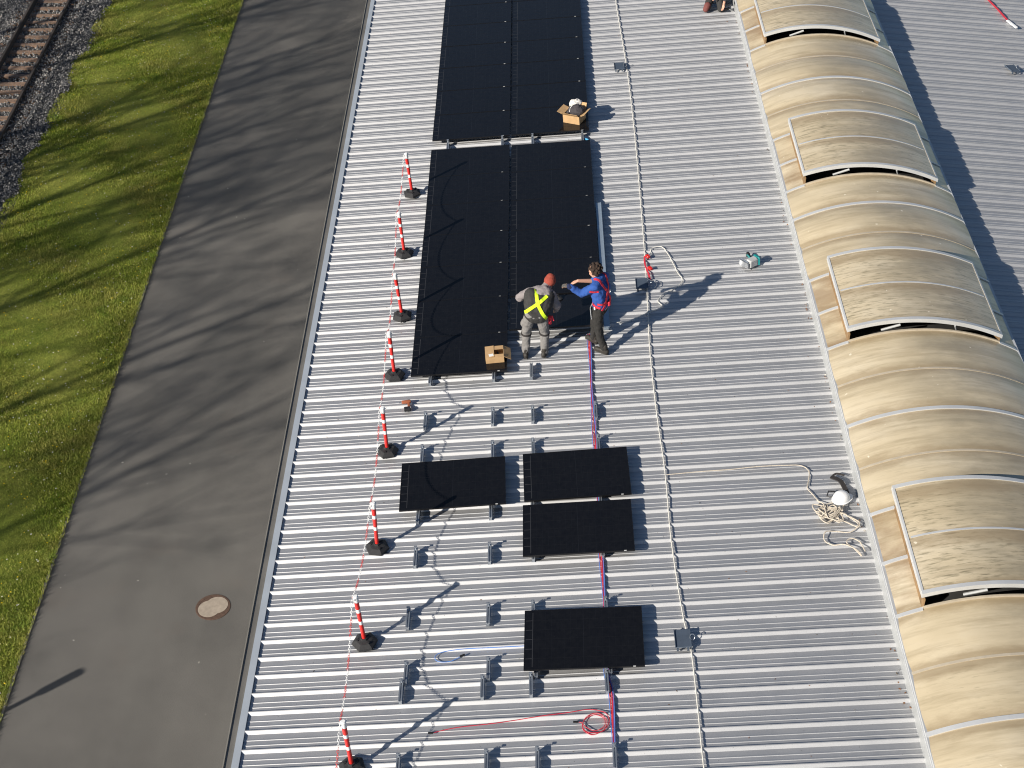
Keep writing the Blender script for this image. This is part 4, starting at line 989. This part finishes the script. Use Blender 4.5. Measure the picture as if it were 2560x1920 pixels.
b = MB(); limbs(b, [(fl[0], fl[1], .12), lerp(fl, kl, .55), kl, (-.10, .0, .78), (-.07, .0, .95)], [.066, .072, .08, .10, .12]); limbs(b, [(fr_[0], fr_[1], .12), lerp(fr_, kr, .55), kr, (.10, .03, .78), (.07, .01, .95)], [.066, .072, .08, .10, .12]); limbs(b, [(-.06, 0, .97), (.06, 0, .97)], [.125, .125])
fuse(b, 'trousers', M['btrous'], bw, .012, 2, .034, 10)
b = MB(); limbs(b, [(-.065, .0, .97), (-.07, .0, 1.1), (-.085, .02, 1.28), (-.09, .03, 1.40)], [.125, .13, .135, .105]); limbs(b, [(.065, .0, .97), (.07, .0, 1.1), (.085, .02, 1.28), (.09, .04, 1.40)], [.125, .13, .135, .105]); limbs(b, [(0, 0, 1.0), (0, .03, 1.3)], [.14, .15])
limbs(b, [shl, ell, lerp(ell, wrl, .93)], [.085, .07, .052]); limbs(b, [shr, elr], [.085, .068]); limbs(b, [shl, nk, shr], [.085, .085, .085])
swt = fuse(b, 'sweater', M['blue'], bw, .012, 2, .042, 9)
b = MB(); capsule(b, lerp(ell, wrl, .86), lerp(ell, wrl, .98), .054, .05); capsule(b, lerp(shr, elr, .9), lerp(shr, elr, 1.1), .066, .066); fuse(b, 'cuff', M['navy'], bw, .010, 1)
b = MB(); hand(b, wrl, (-.2, .9, -.1), (.3, 0, -.9), 1.1, 1.12); capsule(b, lerp(ell, wrl, .97), wrl, .036, .034)
hv = fuse(b, 'glove', M['glove'], bw, .008, 1)
b = MB(); f_ = Vector((-.25, .85, -.40)).normalized(); u_ = Vector((0, .4, .9)).normalized(); hc = Vector(hd) - f_ * .025 + u_ * .035
ball(b, hc, .105); RH = random.Random(3)
for i in range(150):
    v = Vector((RH.gauss(0, 1), RH.gauss(0, 1), RH.gauss(0, 1))).normalized()
    if v.dot(f_) > .45 and v.dot(u_) < .35: continue
    if v.dot(u_) < -.75: continue
    ball(b, hc + v * RH.uniform(.095, .125), RH.uniform(.016, .028), seg=8)
fuse(b, 'hair', M['hair'], bw, .008, 0)
for p, q in ((fl, (.0, 1)), (fr_, (.2, 1))): shoe(p, q, bw, M['boot'])
dg_ = bpy.context.evaluated_depsgraph_get(); bv = BVHTree.FromObject(swt, dg_)
b = MB(); D_ = (0, 1, -.1)
for sx in (-1, 1):
    strap_on(bv, [(sx * .11, -.2, 1.50), (sx * .07, -.2, 1.40), (sx * .01, -.2, 1.30)], D_, .045, .006, b); strap_on(bv, [(sx * .01, -.2, 1.30), (sx * .06, -.2, 1.15), (sx * .10, -.2, 1.02), (sx * .14, -.2, .95)], D_, .045, .008, b)
    strap_on(bv, [(sx * .11, .1, 3), (sx * .115, .06, 3), (sx * .11, .0, 3), (sx * .10, -.05, 3)], (0, 0, -1), .045, .006, b)
strap_on(bv, [(-.19, -.2, 1.10), (-.08, -.2, 1.07), (.08, -.2, 1.07), (.19, -.2, 1.10)], D_, .04, .010, b)
strap_on(bv, [(-.5, -.08, 1.0), (-.5, .0, 1.02), (-.5, .08, 1.04)], (1, 0, 0), .045, .007, b); strap_on(bv, [(-.5, .08, 1.38), (-.5, .03, 1.36), (-.5, -.04, 1.36)], (1, 0, 0), .04, .007, b)
b.box(-.03, .03, -.185, -.135, 1.0, 1.08, bev=.01); b.build('harness', M['strap_r'], bw)
b = MB(); b.tube([(.022 * math.cos(a), -.165, 1.30 + .028 * math.sin(a)) for a in np.linspace(0, 6.0, 12)], .006, 5); b.tube([(-.21, .06, 1.08), (-.225, .09, .98), (-.215, .08, .86), (-.22, .06, .74)], .009, 6); b.tube([(-.20, .02, 1.0), (-.225, .0, .97), (-.215, -.02, 1.0)], .012, 6)
b.build('metal_hooks', M['steel'], bw)
# --- kneeling worker at the top edge
kx_ = Rp(8.74, -1.52, 0)
kw = empty('person', kx_, (0, 0, math.radians(170))); tag(kw, 'kneeling worker in dark clothes by the rooflight, cut off by the top edge', 'person')
kl, kr = (-.20, .34, .07), (.14, .30, .07); al, ar = (-.17, -.12, .06), (.14, -.14, .06); hp_ = (-.02, -.05, .32); cs, nk, hd = (-.03, .20, .72), (-.05, .30, .86), (-.08, .42, .93)
shl, shr = (-.22, .24, .80), (.15, .24, .80); ell, wrl = (-.30, .36, .52), (-.26, .42, .22); elr, wrr = (.22, .34, .50), (.06, .30, .42)
b = MB(); limbs(b, [al, kl, (-.10, -.04, .30)], [.04, .06, .08]); limbs(b, [ar, kr, (.08, -.04, .30)], [.04, .06, .08]); limbs(b, [hp_, cs, nk, hd], [.13, .13, .06, .05]); limbs(b, [shl, ell, wrl], [.05, .04, .03]); limbs(b, [shr, elr, wrr], [.05, .04, .03]); limbs(b, [shl, nk, shr], [.06, .06, .06])
head(b, hd, (0, .6, -.8), (0, .8, .6)); hand(b, wrl, (.1, .5, -.85), (.5, .5, .2)); hand(b, wrr, (-.4, .5, -.7), (0, -.3, -.9)); fuse(b, 'body', M['skin'], kw, .009, 2)
b = MB(); limbs(b, [al, kl, (-.10, -.04, .30)], [.06, .085, .12]); limbs(b, [ar, kr, (.08, -.04, .30)], [.06, .085, .12]); ball(b, hp_, .15); fuse(b, 'trousers', M['vest'], kw, .012, 2, .02)
b = MB(); limbs(b, [hp_, cs, (-.04, .26, .80)], [.15, .165, .10]); limbs(b, [shl, ell, lerp(ell, wrl, .6)], [.08, .065, .055]); limbs(b, [shr, elr, lerp(elr, wrr, .8)], [.08, .065, .055]); limbs(b, [shl, nk, shr], [.08, .07, .08]); fuse(b, 'jacket', M['jacket'], kw, .012, 2, .025)
b = MB(); capsule(b, (.14, .34, .13), (.17, .40, .05), .085, .075); fuse(b, 'knee_pad', M['maroon'], kw, .012, 1)
b = MB(); ball(b, Vector(hd) + Vector((0, .03, .06)), .10); fuse(b, 'cap', M['jacket'], kw, .012, 1)
for p in (al, ar): shoe((p[0], p[1] - .1, 0), (0, 1), kw, M['boot'])
gt = roof_empty('grinder', 9.0, -1.92, .0, .3); tag(gt, 'small dark power tool in front of the kneeling worker', 'power tool')
b = MB(); b.lathe([(.03, -.14), (.036, -.1), (.033, .08), (.026, .1)], 12, 0, Matrix.Translation((0, 0, .05)) @ Matrix.Rotation(math.pi / 2, 4, 'Y')); b.build('motor_housing', M['black'], gt, True)
b = MB(); b.lathe([(.065, .0), (.065, .006)], 20, 0, Matrix.Translation((.12, -.03, .02)) @ Matrix.Rotation(.5, 4, 'Y')); b.build('disc', M['grey_pl'], gt)
b = MB(); b.box(-.09, .09, -.06, .06, 0, .2, bev=.03); o = b.build('tool_bag', M['plate']); place(o, 9.10, -1.42, 0., .3); tag(o, 'small blue-grey tool bag against the curb beside the kneeling worker', 'bag')

# suction lifter and black drill lying on the panel being laid
sl_ = roof_empty('suction_lifter', 4.52, -13.98, hz + .02, .3); tag(sl_, 'black hand suction lifter on the panel between the two workers', 'suction lifter')
b = MB(); b.lathe([(.07, 0), (.075, .01), (.05, .03), (.02, .045)], 20, 0, Matrix.Translation((-.09, 0, 0))); b.lathe([(.07, 0), (.075, .01), (.05, .03), (.02, .045)], 20, 0, Matrix.Translation((.09, 0, 0))); b.build('suction_cup', M['rubber'], sl_, True)
b = MB(); b.tube([(-.09, 0, .04), (-.08, 0, .09), (.08, 0, .09), (.09, 0, .04)], .016, 8); b.build('handle', M['black'], sl_, True)
